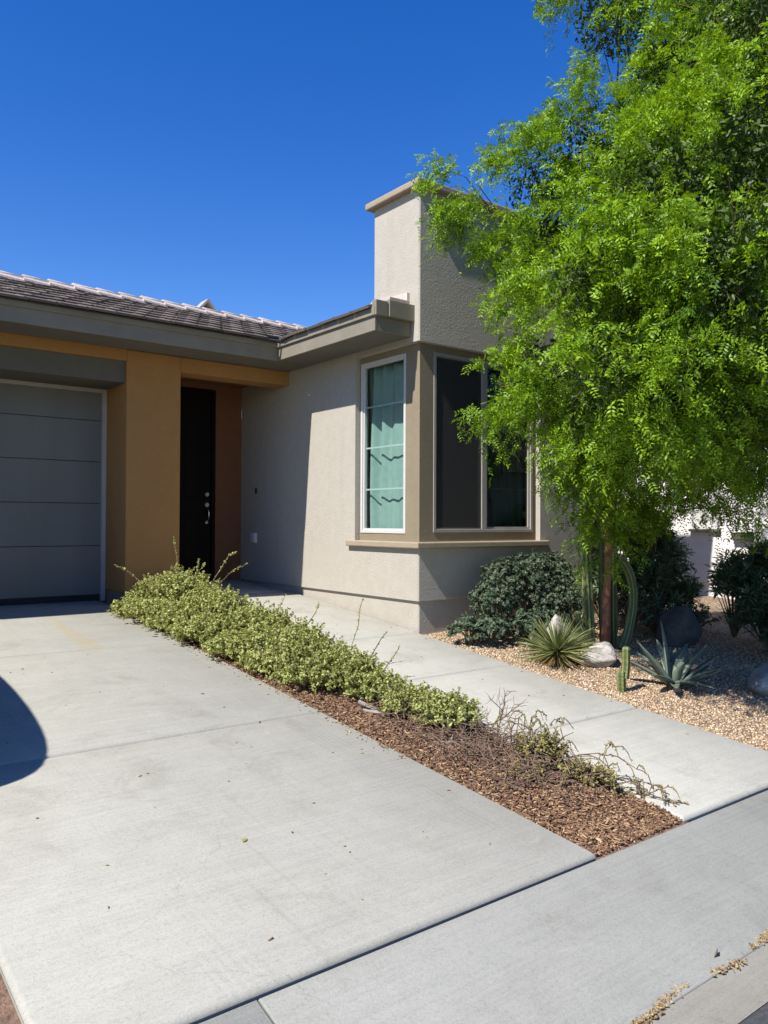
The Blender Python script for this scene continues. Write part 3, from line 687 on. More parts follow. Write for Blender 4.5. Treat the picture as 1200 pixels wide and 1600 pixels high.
#PLANTS
# ------------------------------------------------------------------ tree
tree = tag(empty('tree', (1.49, -1.22, -0.47)), 'large feathery bright green tree with thin reddish trunk overhanging the gravel bed', 'tree')
def toff(o): o.location = (-1.49, 1.22, 0.47); return o
LOBES = [((-0.17,-0.98,3.91),.30),((-0.35,-0.83,3.70),.13),((0.16,-1.16,3.36),.24),((0.48,-1.35,3.65),.42),((0.53,-1.26,4.05),.52),((0.99,-1.62,4.28),.75),((1.80,-1.95,5.22),.80),((1.9,-2.47,5.54),1.0),
 ((0.23,-2.79,3.26),.90),((0.49,-3.37,3.53),.85),((0.54,-1.57,3.15),.36),((0.04,-2.63,2.51),.70),((0.18,-3.24,2.45),.75),((-0.22,-1.4,2.05),.30),((-0.40,-1.25,1.88),.13),
 ((0.11,-1.67,2.22),.40),((0.07,-1.63,1.68),.28),((0.02,-2.34,1.74),.52),((0.11,-2.92,1.83),.58),((0.37,-3.37,1.84),.65),((0.47,-3.07,1.58),.26),((0.63,-3.31,1.52),.26),((0.68,-1.71,1.13),.24),((0.92,-1.62,0.84),.14),
 ((0.56,-2.63,1.52),.24),((0.70,-2.11,1.45),.24),((1.06,-3.08,4.80),.90),((0.95,-2.33,3.7),.85),((0.85,-2.3,2.6),.7),((1.3,-3.0,2.6),.8),
 ((2.4,-2.3,3.2),1.1),((2.3,-1.9,4.6),1.0),((2.6,-2.9,4.6),1.1),((2.1,-3.2,3.0),1.0),((2.0,-2.0,2.2),.8),((2.6,-2.6,1.9),.8),((3.1,-2.2,2.6),.9),((1.3,-1.5,5.9),.6),((2.2,-2.6,6.4),.8),((2.9,-1.9,5.6),.9),
 ((1.5,-1.7,3.2),.8),((1.5,-2.1,1.75),.6),((1.9,-3.4,2.0),.6),((1.7,-1.5,1.55),.24),((2.35,-1.7,1.55),.22),((2.9,-2.4,1.6),.25),((2.2,-2.35,1.5),.2),
 ((1.02,-1.60,1.55),.40),((1.25,-1.50,1.05),.20),((1.05,-1.55,1.1),.22),((1.5,-1.75,1.35),.3),((1.1,-1.9,2.2),.55), ((1.62,-1.55,1.00),0.08), ((1.37,-1.86,1.33),0.12), ((1.91,-1.90,1.35),0.12), ((2.07,-1.77,0.94),0.07), ((1.66,-2.22,1.41),0.12), ((2.10,-2.29,0.93),0.08), ((1.85,-2.49,1.35),0.12), ((2.18,-1.98,1.00),0.07), ((2.22,-2.51,0.81),0.08), ((1.75,-1.64,0.87),0.07), ((0.89,-1.73,0.57),0.08),
 ((-0.75,-2.89,1.91),0.38), ((-0.82,-2.72,2.57),0.36), ((-0.29,-2.86,1.42),0.30), ((-0.51,-3.20,1.94),0.42), ((-0.36,-3.45,2.10),0.45), ((-0.40,-2.93,2.97),0.42), ((-0.33,-3.61,2.62),0.48), ((-0.15,-3.22,1.58),0.35), ((-0.03,-2.06,1.77),0.32), ((0.44,-1.90,1.29),0.20), ((0.23,-1.62,1.46),0.12), ((0.69,-1.71,0.92),0.17), ((0.94,-1.91,1.19),0.18), ((1.67,-1.84,1.15),0.12), ((1.90,-2.27,1.18),0.11), ((2.00,-2.60,1.11),0.13), ((0.14,-1.57,2.64),0.32)]
MINZ = 0.45
def tree_sprays(lobes):
    Ps, Ds, Os = [], [], []
    for (c, r) in lobes:
        n = int(300*r*r + 60*r + 8)
        # clump centres on the lobe, so the surface breaks into tufts with gaps
        nc = max(3, int(24*r*r + 7*r))
        cd_ = rdir(nc); cp = np.array(c) + cd_*r*rng.uniform(0.70, 1.10, (nc, 1))*np.array([1, 1, 0.92])
        idx = rng.integers(0, nc, n)
        p = cp[idx] + rng.normal(size=(n, 3))*(0.060+0.042*r)
        o = nrm(cd_[idx] + rng.normal(size=(n, 3))*0.45)
        Ps.append(p); Os.append(o)
    return np.vstack(Ps), np.vstack(Os)
P, O = tree_sprays(LOBES)
keep = (P[:, 1] < -0.28); P, O = P[keep], O[keep]
ns = len(P)
# each spray: arching twig, drooping at its end, carrying pinnate leaves of small leaflets
D0 = nrm(O*0.9 + np.array([0, 0, 0.15]) + rng.normal(size=(ns, 3))*0.25)
SL = rng.uniform(0.16, 0.34, ns)
droop = rng.uniform(0.5, 1.3, ns)
NL, NP = 8, 4                                   # leaves per spray, leaflet pairs per leaf
verts = []; vars_ = []
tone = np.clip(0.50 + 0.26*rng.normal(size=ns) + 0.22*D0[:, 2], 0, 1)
def spray_pt(t):
    return P + D0*(SL*t)[:, None] - np.array([0, 0, 1.0])*(0.5*droop*SL*t*t)[:, None]
for k in range(NL):
    t = (k+0.6)/NL
    base = spray_pt(t); tan = nrm(D0 - np.array([0, 0, 1.0])*(droop*t)[:, None])
    side = nrm(np.cross(tan, rdir(ns)))
    ldir = nrm(tan*0.55 + side*(1 if k % 2 else -1)*0.8 + np.array([0, 0, -0.25]))
    LL = rng.uniform(0.06, 0.105, ns)
    nn = nrm(np.cross(ldir, side) + np.array([0, 0, 0.6]) + rng.normal(size=(ns, 3))*0.35)
    s2 = nrm(np.cross(nn, ldir))
    for q in range(NP):
        u = (q+0.5)/NP
        pp = base + ldir*(LL*u)[:, None] - np.array([0, 0, 1.0])*(0.25*LL*u*u)[:, None]
        for sgn in (-1, 1):
            dd = nrm(ldir*0.55 + s2*sgn + rng.normal(size=(ns, 3))*0.12)
            lf = leaf_polys(pp, dd, nrm(nn + rng.normal(size=(ns, 3))*0.3), rng.uniform(0.026, 0.040, ns), rng.uniform(0.012, 0.018, ns), DIAMOND)
            verts.append(lf); vars_.append(np.clip(tone + 0.18*rng.normal(size=ns), 0, 1))
V = np.vstack(verts); va = np.concatenate(vars_)
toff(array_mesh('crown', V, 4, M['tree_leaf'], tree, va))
# inner foliage, larger leaves coloured dark to stand for shade inside the crown
Pi = []
for (c, r) in LOBES:
    if r < 0.33: continue
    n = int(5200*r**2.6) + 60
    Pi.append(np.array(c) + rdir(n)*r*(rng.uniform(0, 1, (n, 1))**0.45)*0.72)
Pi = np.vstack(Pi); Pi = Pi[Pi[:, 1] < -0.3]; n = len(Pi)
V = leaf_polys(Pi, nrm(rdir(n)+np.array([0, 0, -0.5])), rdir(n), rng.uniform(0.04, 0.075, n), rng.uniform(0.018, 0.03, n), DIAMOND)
toff(array_mesh('inner_foliage', V, 4, M['tree_leaf_inner_shade'], tree, rng.uniform(0, 1, n)))
# trunk and limbs
tb = MB()
tb.tube([(1.49,-1.22,-0.5),(1.50,-1.22,-0.2),(1.53,-1.22,0.3),(1.56,-1.23,0.8),(1.60,-1.27,1.3),(1.62,-1.36,1.9),(1.60,-1.5,2.5)], [0.052,0.044,0.041,0.039,0.039,0.038,0.036], 12)
toff(tb.build('trunk', M['bark'], tree, smooth=True))
lb = MB()
for (c, r) in LOBES:
    if r < 0.15: continue
    c = Vector(c); s = Vector((1.60, -1.45, 1.6 + 0.25*max(0, min(3, c.z-2.0)))) if c.z > 1.6 else Vector((1.60, -1.3, 1.45))
    mid = s.lerp(c, 0.5) + Vector((random.uniform(-.1, .1), random.uniform(-.1, .1), 0.22))
    ctl = [s, s.lerp(mid, .5)+Vector((0, 0, .06)), mid, mid.lerp(c, .55)+Vector((0, 0, .05)), c + (c-mid)*0.15*min(1, r)]; pth = []
    for i in range(17):
        t = i/16*4; k_ = min(int(t), 3); u = t-k_; p0, p1, p2, p3 = ctl[max(k_-1, 0)], ctl[k_], ctl[k_+1], ctl[min(k_+2, 4)]
        pth.append(.5*((2*p1)+(p2-p0)*u+(2*p0-5*p1+4*p2-p3)*u*u+(3*p1-p0-3*p2+p3)*u**3) + Vector(rdir(1)[0])*.018)
    lb.tube(pth, [0.028-0.0245*(i/16)**.8 for i in range(17)], 6)
    for q in range(max(3, int(7*r))):
        d = Vector(rdir(1)[0]); e = c + d*r*0.95
        lb.tube([mid.lerp(c, random.uniform(.4, 1)), c.lerp(e, .5)+Vector((0, 0, .05)), e], [0.006, 0.0045, 0.002], 4, cap=False)
toff(lb.build('branches', M['branch'], tree, smooth=True))

# ------------------------------------------------------------------ small leafed shrubs
def shrub(name, base, lobes, tips, per, L, W, stemlen, mat, stemmat, label, cat, group=None, shape=OVAL, up=0.3, spread=1.0, flat=0.5, tone0=0.5, stem_r=0.004, rosette=False, minz=None, tip_noise=0.25):
    root = tag(empty(name, base), label, cat, group)
    back = (-base[0], -base[1], -base[2])
    Ps, Os = [], []
    for (c, r, wgt) in lobes:
        n = int(tips*wgt); d = rdir(n); d[:, 2] = np.where(d[:, 2] < -0.25, -d[:, 2], d[:, 2])
        rr = np.array(r)
        Ps.append(np.array(c) + d*rr*(rng.uniform(0.25, 1.0, (n, 1))**0.45)*(1+tip_noise*0.4*rng.normal(size=(n, 1)))); Os.append(nrm(d/rr + np.array([0, 0, up])/rr.mean() + rng.normal(size=(n, 3))*tip_noise/rr.mean()))
    P = np.vstack(Ps); O = np.vstack(Os)
    if minz is not None:
        keep = np.array([p[2] > minz(p[0], p[1]) for p in P]); P, O = P[keep], O[keep]
    n = len(P); tone = np.clip(tone0 + 0.2*rng.normal(size=n), 0, 1)
    vs, va = [], []
    for k in range(per):
        s = (0.35*rng.uniform(0, 1, n) if rosette else rng.uniform(0, 1, n))*stemlen
        side = nrm(np.cross(O, rdir(n)))
        dd = nrm(O*(rng.uniform(0.15, 1.0, (n, 1))) + side*spread)
        nn = nrm(O*flat + np.array([0, 0, 0.5]) + rng.normal(size=(n, 3))*0.45)
        vs.append(leaf_polys(P - O*s[:, None], dd, nn, rng.uniform(L*0.7, L*1.15, n), rng.uniform(W*0.75, W*1.15, n), shape))
        va.append(np.clip(tone + 0.2*rng.normal(size=n) - 0.25*s/stemlen, 0, 1))
    o = array_mesh('foliage', np.vstack(vs), len(shape), mat, root, np.concatenate(va)); o.location = back
    sb = MB(); b0 = Vector(base)
    pick = rng.choice(n, min(n, 260), replace=False)
    cs = [Vector(c) for c, r, w_ in lobes]
    for i in pick:
        p = Vector(P[i]); c = min(cs, key=lambda q: (q-p).length); c = Vector((c.x, c.y, c.z))
        g0 = Vector((c.x, c.y, min(c.z, b0.z+0.02)))
        sb.tube([g0.lerp(p, .08), g0.lerp(p, .5)+Vector((0, 0, .03)), p], [stem_r*1.6, stem_r*1.2, stem_r*0.6], 4, cap=False)
    o = sb.build('stems', stemmat, root); o.location = back
    return root
def wisps(root, base, pts, leafL, leafW, mat, stemmat, n_leaf=26, r=0.003):
    """long single shoots that stick out above a shrub"""
    back = (-base[0], -base[1], -base[2]); sb = MB(); Pl = []; Dl = []
    for pl in pts:
        pl = [Vector(p) for p in pl]; sb.tube(pl, [r*1.3]*(len(pl)-1)+[r*0.6], 4, cap=False)
        for q in range(n_leaf):
            t = rng.uniform(0.15, 1)*(len(pl)-1); i = min(int(t), len(pl)-2); p = pl[i].lerp(pl[i+1], t-i)
            Pl.append(p); Dl.append(Vector(rdir(1)[0]) + (pl[i+1]-pl[i]).normalized()*0.5)
    o = sb.build('shoot', stemmat, root); o.location = back
    n = len(Pl)
    if n:
        o = array_mesh('shoot_leaves', leaf_polys(np.array(Pl), np.array(Dl), rdir(n), rng.uniform(leafL*.7, leafL, n), rng.uniform(leafW*.7, leafW, n), OVAL), 6, mat, root, rng.uniform(0.3, 1, n)); o.location = back

def zs(y): return z_drive(y)
HG = 'succulent shrubs filling the strip between driveway and walkway'
def hl(x, y, h, rx, ry, w): return ((x, y, zs(y)+h*0.42), (rx, ry, h*0.62), w)
mz = lambda x, y: zs(y)-0.01
b0 = (-1.9, 1.75, zs(1.75)-0.02)
sh = shrub('succulent_shrub', b0, [hl(-2.0,2.1,.40,.30,.32,.7), hl(-1.82,1.78,.50,.34,.36,1.2), hl(-2.2,1.55,.26,.30,.36,.9), hl(-2.15,1.15,.22,.28,.36,.8), hl(-1.7,1.35,.42,.30,.30,.8), hl(-1.9,1.05,.38,.32,.30,.8), hl(-2.3,2.0,.2,.22,.2,.4)], 620, 17, 0.023, 0.018, 0.10, M['hedge_leaf'], M['stem'],
    'thick leafy green shrub at the house end of the planting strip', 'shrub', HG, minz=mz, tone0=.55, tip_noise=.38)
wisps(sh, b0, [[(-1.86,1.75,.15),(-1.87,1.8,.42),(-1.88,1.85,.56),(-1.885,1.84,.66)], [(-1.62,1.5,.15),(-1.5,1.5,.32),(-1.38,1.55,.46),(-1.30,1.5,.50)], [(-1.62,1.4,.12),(-1.46,1.32,.3),(-1.34,1.2,.38)], [(-2.1,2.0,.1),(-2.3,2.15,.3),(-2.42,2.2,.36)], [(-1.75,1.6,.2),(-1.72,1.6,.36),(-1.70,1.62,.42)]], 0.024, 0.019, M['hedge_leaf'], M['stem'], 34)
b1 = (-1.9, 0.25, zs(0.25)-0.02)
sh = shrub('succulent_shrub', b1, [hl(-1.80,.72,.44,.32,.32,.9), hl(-2.15,.62,.24,.26,.32,.7), hl(-1.95,.38,.33,.30,.28,.7), hl(-1.72,.12,.40,.30,.32,.9), hl(-2.12,.0,.22,.24,.36,.6), hl(-1.9,-.22,.32,.28,.28,.7), hl(-1.75,-.52,.37,.30,.30,.9), hl(-2.1,-.55,.2,.2,.3,.5)], 560, 17, 0.023, 0.018, 0.095, M['hedge_leaf'], M['stem'],
    'low spreading green shrub in the middle of the planting strip', 'shrub', HG, minz=mz, tone0=.5, tip_noise=.38)
wisps(sh, b1, [[(-1.55,.3,-.1),(-1.46,.3,.03),(-1.40,.32,.12)], [(-1.6,-.35,-.12),(-1.5,-.37,.02),(-1.46,-.36,.10)]], 0.022, 0.018, M['hedge_leaf'], M['stem'], 22)
b2 = (-1.88, -1.2, zs(-1.2)-0.02)
sh = shrub('succulent_shrub', b2, [hl(-1.86,-.90,.36,.36,.40,1.2), hl(-1.82,-1.30,.33,.32,.36,1.0), hl(-2.08,-1.05,.22,.20,.34,.4), hl(-1.78,-1.62,.26,.26,.24,.55)], 540, 16, 0.022, 0.017, 0.09, M['hedge_leaf'], M['stem'],
    'green shrub with bare purplish lower stems where the hedge thins out', 'shrub', HG, minz=mz, tone0=.42)
wisps(sh, b2, [[(-1.52,-.95,-.2),(-1.43,-.92,-.04),(-1.40,-.90,.10),(-1.36,-.90,.2)], [(-1.55,-1.25,-.25),(-1.46,-1.28,-.1),(-1.42,-1.3,-.05)], [(-1.6,-1.5,-.3),(-1.5,-1.52,-.18),(-1.42,-1.46,-.14)]], 0.022, 0.018, M['hedge_leaf'], M['stem'], 16)
b3 = (-1.78, -2.15, zs(-2.15)-0.02)
sh = shrub('succulent_shrub', b3, [hl(-1.75,-2.0,.24,.26,.24,.7), hl(-1.72,-2.35,.27,.24,.26,.8)], 420, 15, 0.021, 0.017, 0.08, M['hedge_leaf'], M['stem'],
    'small rounded green shrub beside bare mulch and broken twigs', 'shrub', HG, minz=mz, tone0=.55)
b4 = (-1.72, -3.2, zs(-3.2)-0.02)
sh = shrub('succulent_shrub', b4, [hl(-1.68,-3.12,.26,.18,.20,.8), hl(-1.62,-3.42,.16,.16,.22,.5), hl(-1.86,-3.2,.12,.14,.16,.25)], 190, 10, 0.021, 0.016, 0.07, M['dry_leaf'], M['twig'],
    'sparse yellowing shrub with arching bare twigs at the sidewalk end', 'shrub', HG, minz=mz, tone0=.55)
def arch(x, y, dx, dy, h, drop=.5):
    z = zs(y)
    return [(x, y, z+.02), (x+dx*.3, y+dy*.3, z+h*.8), (x+dx*.6, y+dy*.6, z+h), (x+dx, y+dy, z+h*drop)]
def branchy_pts(p, d, L_, depth, out_):
    pts = [p]; q = p
    for i in range(4):
        q = q + d*L_/4 + Vector(rdir(1)[0])*L_*.10 + Vector((0, 0, -.018*i)); pts.append(q)
    out_.append(pts)
    if depth:
        for i in range(3): branchy_pts(pts[random.choice((2, 3, 4))], (d + Vector(rdir(1)[0])*.9).normalized(), L_*.55, depth-1, out_)
tw_ = []
for (x, y, dx, dy, dz, L_) in [(-1.7,-3.1,.3,-.3,.8,.34),(-1.68,-3.08,-.2,.35,.9,.38),(-1.66,-3.2,.4,-.5,.55,.34),(-1.65,-3.35,.3,-.6,.4,.30),(-1.62,-3.48,.3,-.6,.25,.30),(-1.7,-3.05,.45,.1,.7,.32),(-1.8,-3.15,-.4,-.2,.6,.24),(-1.6,-3.5,.5,-.3,.3,.24),(-1.72,-3.3,-.2,-.5,.6,.24)]:
    branchy_pts(Vector((x, y, zs(y)+.02)), Vector((dx, dy, dz)).normalized(), L_, 2, tw_)
tw_ = [[Vector((q.x, max(q.y, -3.90), max(q.z, max(z_walk(q.y), zs(q.y))+.006))) for q in pl] for pl in tw_]
tw_ = [pl for pl in tw_ if min(q.y for q in pl) > -3.88 and max(q.x for q in pl) < -1.30]
wisps(sh, b4, tw_, 0.016, 0.013, M['dry_leaf'], M['twig'], 7, .0024)
# dead twiggy plant
dead = tag(empty('dead_shrub', (-1.75, -2.75, zs(-2.75))), 'dry leafless tangle of purplish brown twigs lying on the mulch', 'shrub')
db = MB()
for i in range(1100):
    x = rng.normal(-1.80, .17); y = rng.normal(-2.72, .42); z = zs(y)+abs(rng.normal(0.03, .06))
    a = rng.uniform(0, 2*math.pi); L_ = rng.uniform(.06, .24); e = rng.normal(.15, .4)
    d = Vector((math.cos(a), math.sin(a), e)).normalized(); p = Vector((x, y, z)); n_ = Vector(rdir(1)[0])*L_*.15
    if abs(x+1.85) > .34 or y < -3.62: continue
    db.tube([p, p+d*L_*.5+n_, p+d*L_+Vector((0, 0, -.02))], [.0033, .0026, .0014], 4, cap=False)
def branchy(db, p, d, L_, r, depth):
    pts = [p]; q = p
    for i in range(3):
        q = q + d*L_/3 + Vector(rdir(1)[0])*L_*.09; pts.append(q)
    db.tube(pts, [r, r*.9, r*.75, r*.5], 4, cap=False)
    if depth:
        for i in range(4): branchy(db, pts[random.choice((1, 2, 3))], (d + Vector(rdir(1)[0])*.9).normalized(), L_*.55, r*.55, depth-1)
branchy(db, Vector((-1.62, -2.72, zs(-2.72))), Vector((.15, .1, .95)).normalized(), .26, .007, 2)
branchy(db, Vector((-1.66, -2.62, zs(-2.62))), Vector((.25, -.25, .8)).normalized(), .22, .006, 2)
branchy(db, Vector((-1.70, -2.9, zs(-2.9))), Vector((-.1, -.2, .7)).normalized(), .18, .005, 2)
o = db.build('twigs', M['twig'], dead); o.location = (1.75, 2.75, -zs(-2.75))
# pale grey broken branch on the mulch
M['grey_wood'] = plain('grey_wood', (0.25, 0.215, 0.185), 0.9, 0.25, 30)
gb = MB(); zz = zs(-2.0)
gb.tube([(-2.00,-1.72,zz+.10),(-1.97,-1.86,zz+.07),(-1.95,-1.98,zz+.03)], [.016,.014,.010], 6); gb.tube([(-2.02,-1.80,zz+.06),(-1.96,-1.93,zz+.05),(-1.92,-2.05,zz+.02)], [.012,.012,.008], 6)
tag(gb.build('broken_branch', M['grey_wood'], smooth=True), 'pale grey broken branch lying in the mulch under the hedge', 'branch')
gb = MB(); zz = zs(-2.55)
gb.tube([(-1.98,-2.5,zz+.03),(-1.92,-2.62,zz+.05),(-1.86,-2.70,zz+.08)], [.010,.009,.005], 6); gb.tube([(-1.93,-2.6,zz+.05),(-1.88,-2.58,zz+.09)], [.006,.003], 5)
tag(gb.build('broken_branch', M['grey_wood'], smooth=True), 'small forked grey stick beside the dead twiggy plant', 'branch')
# mulch chips
def chips(name, n, fx, fz, L0, L1, mat, label, cat, W=(.25, .5)):
    P = np.zeros((n, 3)); xy = fx(n); P[:, :2] = xy; P[:, 2] = [fz(x, y) for x, y in xy]
    a = rng.uniform(0, 2*np.pi, n); D = np.stack([np.cos(a), np.sin(a), rng.normal(0, .22, n)], 1)
    N = nrm(np.array([0, 0, 1.0]) + rng.normal(size=(n, 3))*.4); L_ = rng.uniform(L0, L1, n)*rng.uniform(.5, 1, n); W_ = L_*rng.uniform(W[0], W[1], n)
    D = nrm(D); S = nrm(np.cross(N, D)); N = np.cross(D, S); T = np.full(n, .0025)+W_*.15
    cor = np.array([(-.5,-.5,-1),(.5,-.35,-1),(.5,.35,-1),(-.5,.5,-1),(-.5,-.5,1),(.5,-.35,1),(.5,.35,1),(-.5,.5,1)])
    V = P[:, None] + D[:, None]*(cor[None, :, :1]*L_[:, None, None]) + S[:, None]*(cor[None, :, 1:2]*W_[:, None, None]) + N[:, None]*(cor[None, :, 2:]*T[:, None, None])
    q = np.array([(0,3,2,1),(4,5,6,7),(0,1,5,4),(1,2,6,5),(2,3,7,6),(3,0,4,7)])
    Fa = (q[None] + (np.arange(n)*8)[:, None, None]).reshape(-1, 4)
    o = faces_mesh(name, V.reshape(-1, 3), Fa, mat, var=np.repeat(rng.uniform(0, 1, n), 8)); tag(o, label, cat, kind='stuff'); return o
M['chip'] = varmat('wood_chip', [(0, (0.10, 0.055, 0.035)), (.5, (0.21, 0.115, 0.065)), (.8, (0.30, 0.185, 0.10)), (.95, (0.40, 0.27, 0.14)), (1, (0.48, 0.37, 0.22))], .9)
chips('wood_chips', 26000, lambda n: np.stack([rng.uniform(-2.23, -1.49, n), -3.93+ (rng.uniform(0, 1, n)**1.5)*6.4], 1), lambda x, y: z_mulch(x, y)+rng.uniform(0, .018), .006, .052, M['chip'], 'reddish brown wood chip mulch covering the planting strip', 'mulch', (.06, .26))
M['litter'] = varmat('leaf_litter', [(0, (0.16, 0.09, 0.04)), (.5, (0.26, 0.17, 0.075)), (1, (0.42, 0.33, 0.16))], .9)
def gut(n):
    c = rng.choice([-3.05, -2.95, -2.80, -2.68, -2.35, -2.05, -1.95, -1.85, -1.75], n); x = c + rng.normal(0, .055, n)
    return np.stack([x, -4.645 + rng.normal(0, .012, n) + .02*np.sin(x*9)], 1)
chips('gutter_litter', 700, gut, lambda x, y: -0.908+rng.uniform(0, .006), .006, .020, M['litter'], 'dry leaf crumbs gathered along the gutter line', 'litter')
def scat(n):
    x = rng.uniform(-4.6, 0, n); y = rng.uniform(-3.9, 1.0, n); return np.stack([x, y], 1)
chips('paving_litter', 110, scat, lambda x, y: (z_drive(y) if x < -1.5 else z_walk(y))+.003, .008, .028, M['litter'], 'scattered tiny leaf bits on the pale concrete', 'litter', (.12, .3))
chips('edge_litter', 260, lambda n: np.stack([-2.235-np.abs(rng.normal(0, .05, n)), rng.uniform(-2.6, 1.6, n)], 1), lambda x, y: z_drive(y)+.003, .006, .026, M['litter'], 'fallen leaf crumbs along the driveway edge of the planting strip', 'litter', (.15, .4))
leafy = tag(array_mesh('fallen_leaf', leaf_polys(np.array([(-3.60, -3.02, z_drive(-3.02)+.006)]), np.array([(.8, .5, .1)]), np.array([(.1, -.3, 1.)]), [.045], [.02], LANCE), 6, M['dry_leaf'], None, [1.0]), 'single yellow leaf fallen on the open driveway slab', 'leaf')
dl = MB(); dl.add([(-2.355,-4.60,-.90),(-2.325,-4.59,-.895),(-2.315,-4.595,-.872),(-2.34,-4.61,-.876),(-2.338,-4.60,-.906)], [(0,1,2),(0,2,3),(0,4,1),(1,4,2),(2,4,3),(3,4,0)])
tag(dl.build('fallen_leaf', M['twig']), 'curled dark brown dead leaf standing at the gutter', 'leaf')

# ------------------------------------------------------------------ gravel pebbles
def pebbles(name, n, mat, label, fx, s0, s1, zf):
    xy = fx(n); n = len(xy); S_ = rng.uniform(s0, s1, n)*rng.uniform(.6, 1, n)
    oc = np.array([(1,0,0),(0,1,0),(-1,0,0),(0,-1,0),(.0,0,.75),(0,0,-.6)]); ft = np.array([(0,1,4),(1,2,4),(2,3,4),(3,0,4),(1,0,5),(2,1,5),(3,2,5),(0,3,5)])
    a = rng.uniform(0, 2*np.pi, n); ca, sa = np.cos(a), np.sin(a)
    V = oc[None]*rng.uniform(.6, 1.2, (n, 6, 1))
    X = V[..., 0]*ca[:, None]-V[..., 1]*sa[:, None]; Y = V[..., 0]*sa[:, None]+V[..., 1]*ca[:, None]
    z = np.array([zf(x, y) for x, y in xy])
    V = np.stack([xy[:, :1]+X*S_[:, None], xy[:, 1:]+Y*S_[:, None], z[:, None]+V[..., 2]*S_[:, None]+S_[:, None]*.15], 2)
    Fa = (ft[None]+(np.arange(n)*6)[:, None, None]).reshape(-1, 3)
    o = faces_mesh(name, V.reshape(-1, 3), Fa, mat, var=np.repeat(rng.uniform(0, 1, n), 6)); tag(o, label, 'gravel', kind='stuff'); return o
M['pebble'] = varmat('pebble', [(0, (0.25, 0.155, 0.085)), (.4, (0.43, 0.30, 0.175)), (.8, (0.53, 0.395, 0.25)), (1, (0.64, 0.55, 0.42))], .85)
def gx(n):
    x = 0.012+rng.uniform(0, 1, n)**1.25*3.6; y = rng.uniform(-3.92, -.02, n); return np.stack([x, y], 1)
pebbles('gravel', 30000, M['pebble'], 'tan pebble gravel covering the bed beside the walkway', gx, .006, .017, z_bed)

# ------------------------------------------------------------------ rocks
def rock(c, r, seed, mat, label, flat=.15):
    import bmesh
    bm = bmesh.new(); bmesh.ops.create_icosphere(bm, subdivisions=4, radius=1.0)
    for vtx in bm.verts:
        p = vtx.co.copy(); d = p.normalized()
        k = 1 + .34*mnoise.noise(d*1.3+Vector((seed, 0, 0))) + .14*mnoise.noise(d*3.1+Vector((0, seed, 0))) + .11*mnoise.noise(d*6+Vector((0, 0, seed)))
        for pl in range(15):            # flat facets like split stone
            nn = Vector((math.sin(seed*7+pl*2.4), math.cos(seed*3+pl*1.7), .6*math.sin(pl*1.9+seed))).normalized()
            t = (d*k).dot(nn)
            if t > .60: k *= .60/t + (1-.60/t)*.06
        vtx.co = Vector((d.x*k*r[0], d.y*k*r[1], max(d.z*k, -flat*3)*r[2]))
    me = bpy.data.meshes.new('rock'); bm.to_mesh(me); bm.free(); me.materials.append(mat)
    for p in me.polygons: p.use_smooth = True
    o = bpy.data.objects.new('rock', me); link(o); o.location = c; return tag(o, label, 'rock')
M['rock_w'] = plain('rock_pale', (0.37, 0.335, 0.29), .9, .4, 14, bstr=.9, bscale=38, bdist=.012)
M['rock_g'] = plain('rock_grey', (0.30, 0.28, 0.245), .9, .35, 9, bstr=.9, bscale=30, bdist=.015)
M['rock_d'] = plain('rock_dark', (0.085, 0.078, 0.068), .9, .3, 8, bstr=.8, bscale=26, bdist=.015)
rock((0.80,-1.66,z_bed(.8,-1.66)+.05), (.32,.22,.15), 2.9, M['rock_w'], 'low pale rock in front of the tall cactus')
rock((0.92,-1.08,z_bed(.92,-1.08)+.10), (.25,.21,.24), 5.6, M['rock_w'], 'pale rock behind the spiky grass-like rosette')
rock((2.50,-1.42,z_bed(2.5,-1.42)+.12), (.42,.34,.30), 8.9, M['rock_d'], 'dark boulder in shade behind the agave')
rock((1.50,-3.02,z_bed(1.5,-3.02)+.06), (.46,.38,.28), 3.7, M['rock_g'], 'grey boulder at the shaded edge of the gravel bed')
rock((0.72,-2.52,z_bed(.72,-2.52)+.02), (.06,.04,.04), 1.3, plain('rock_red', (.38,.24,.17), .9, .2, 20, bstr=.5), 'small reddish stone at the foot of the agave')

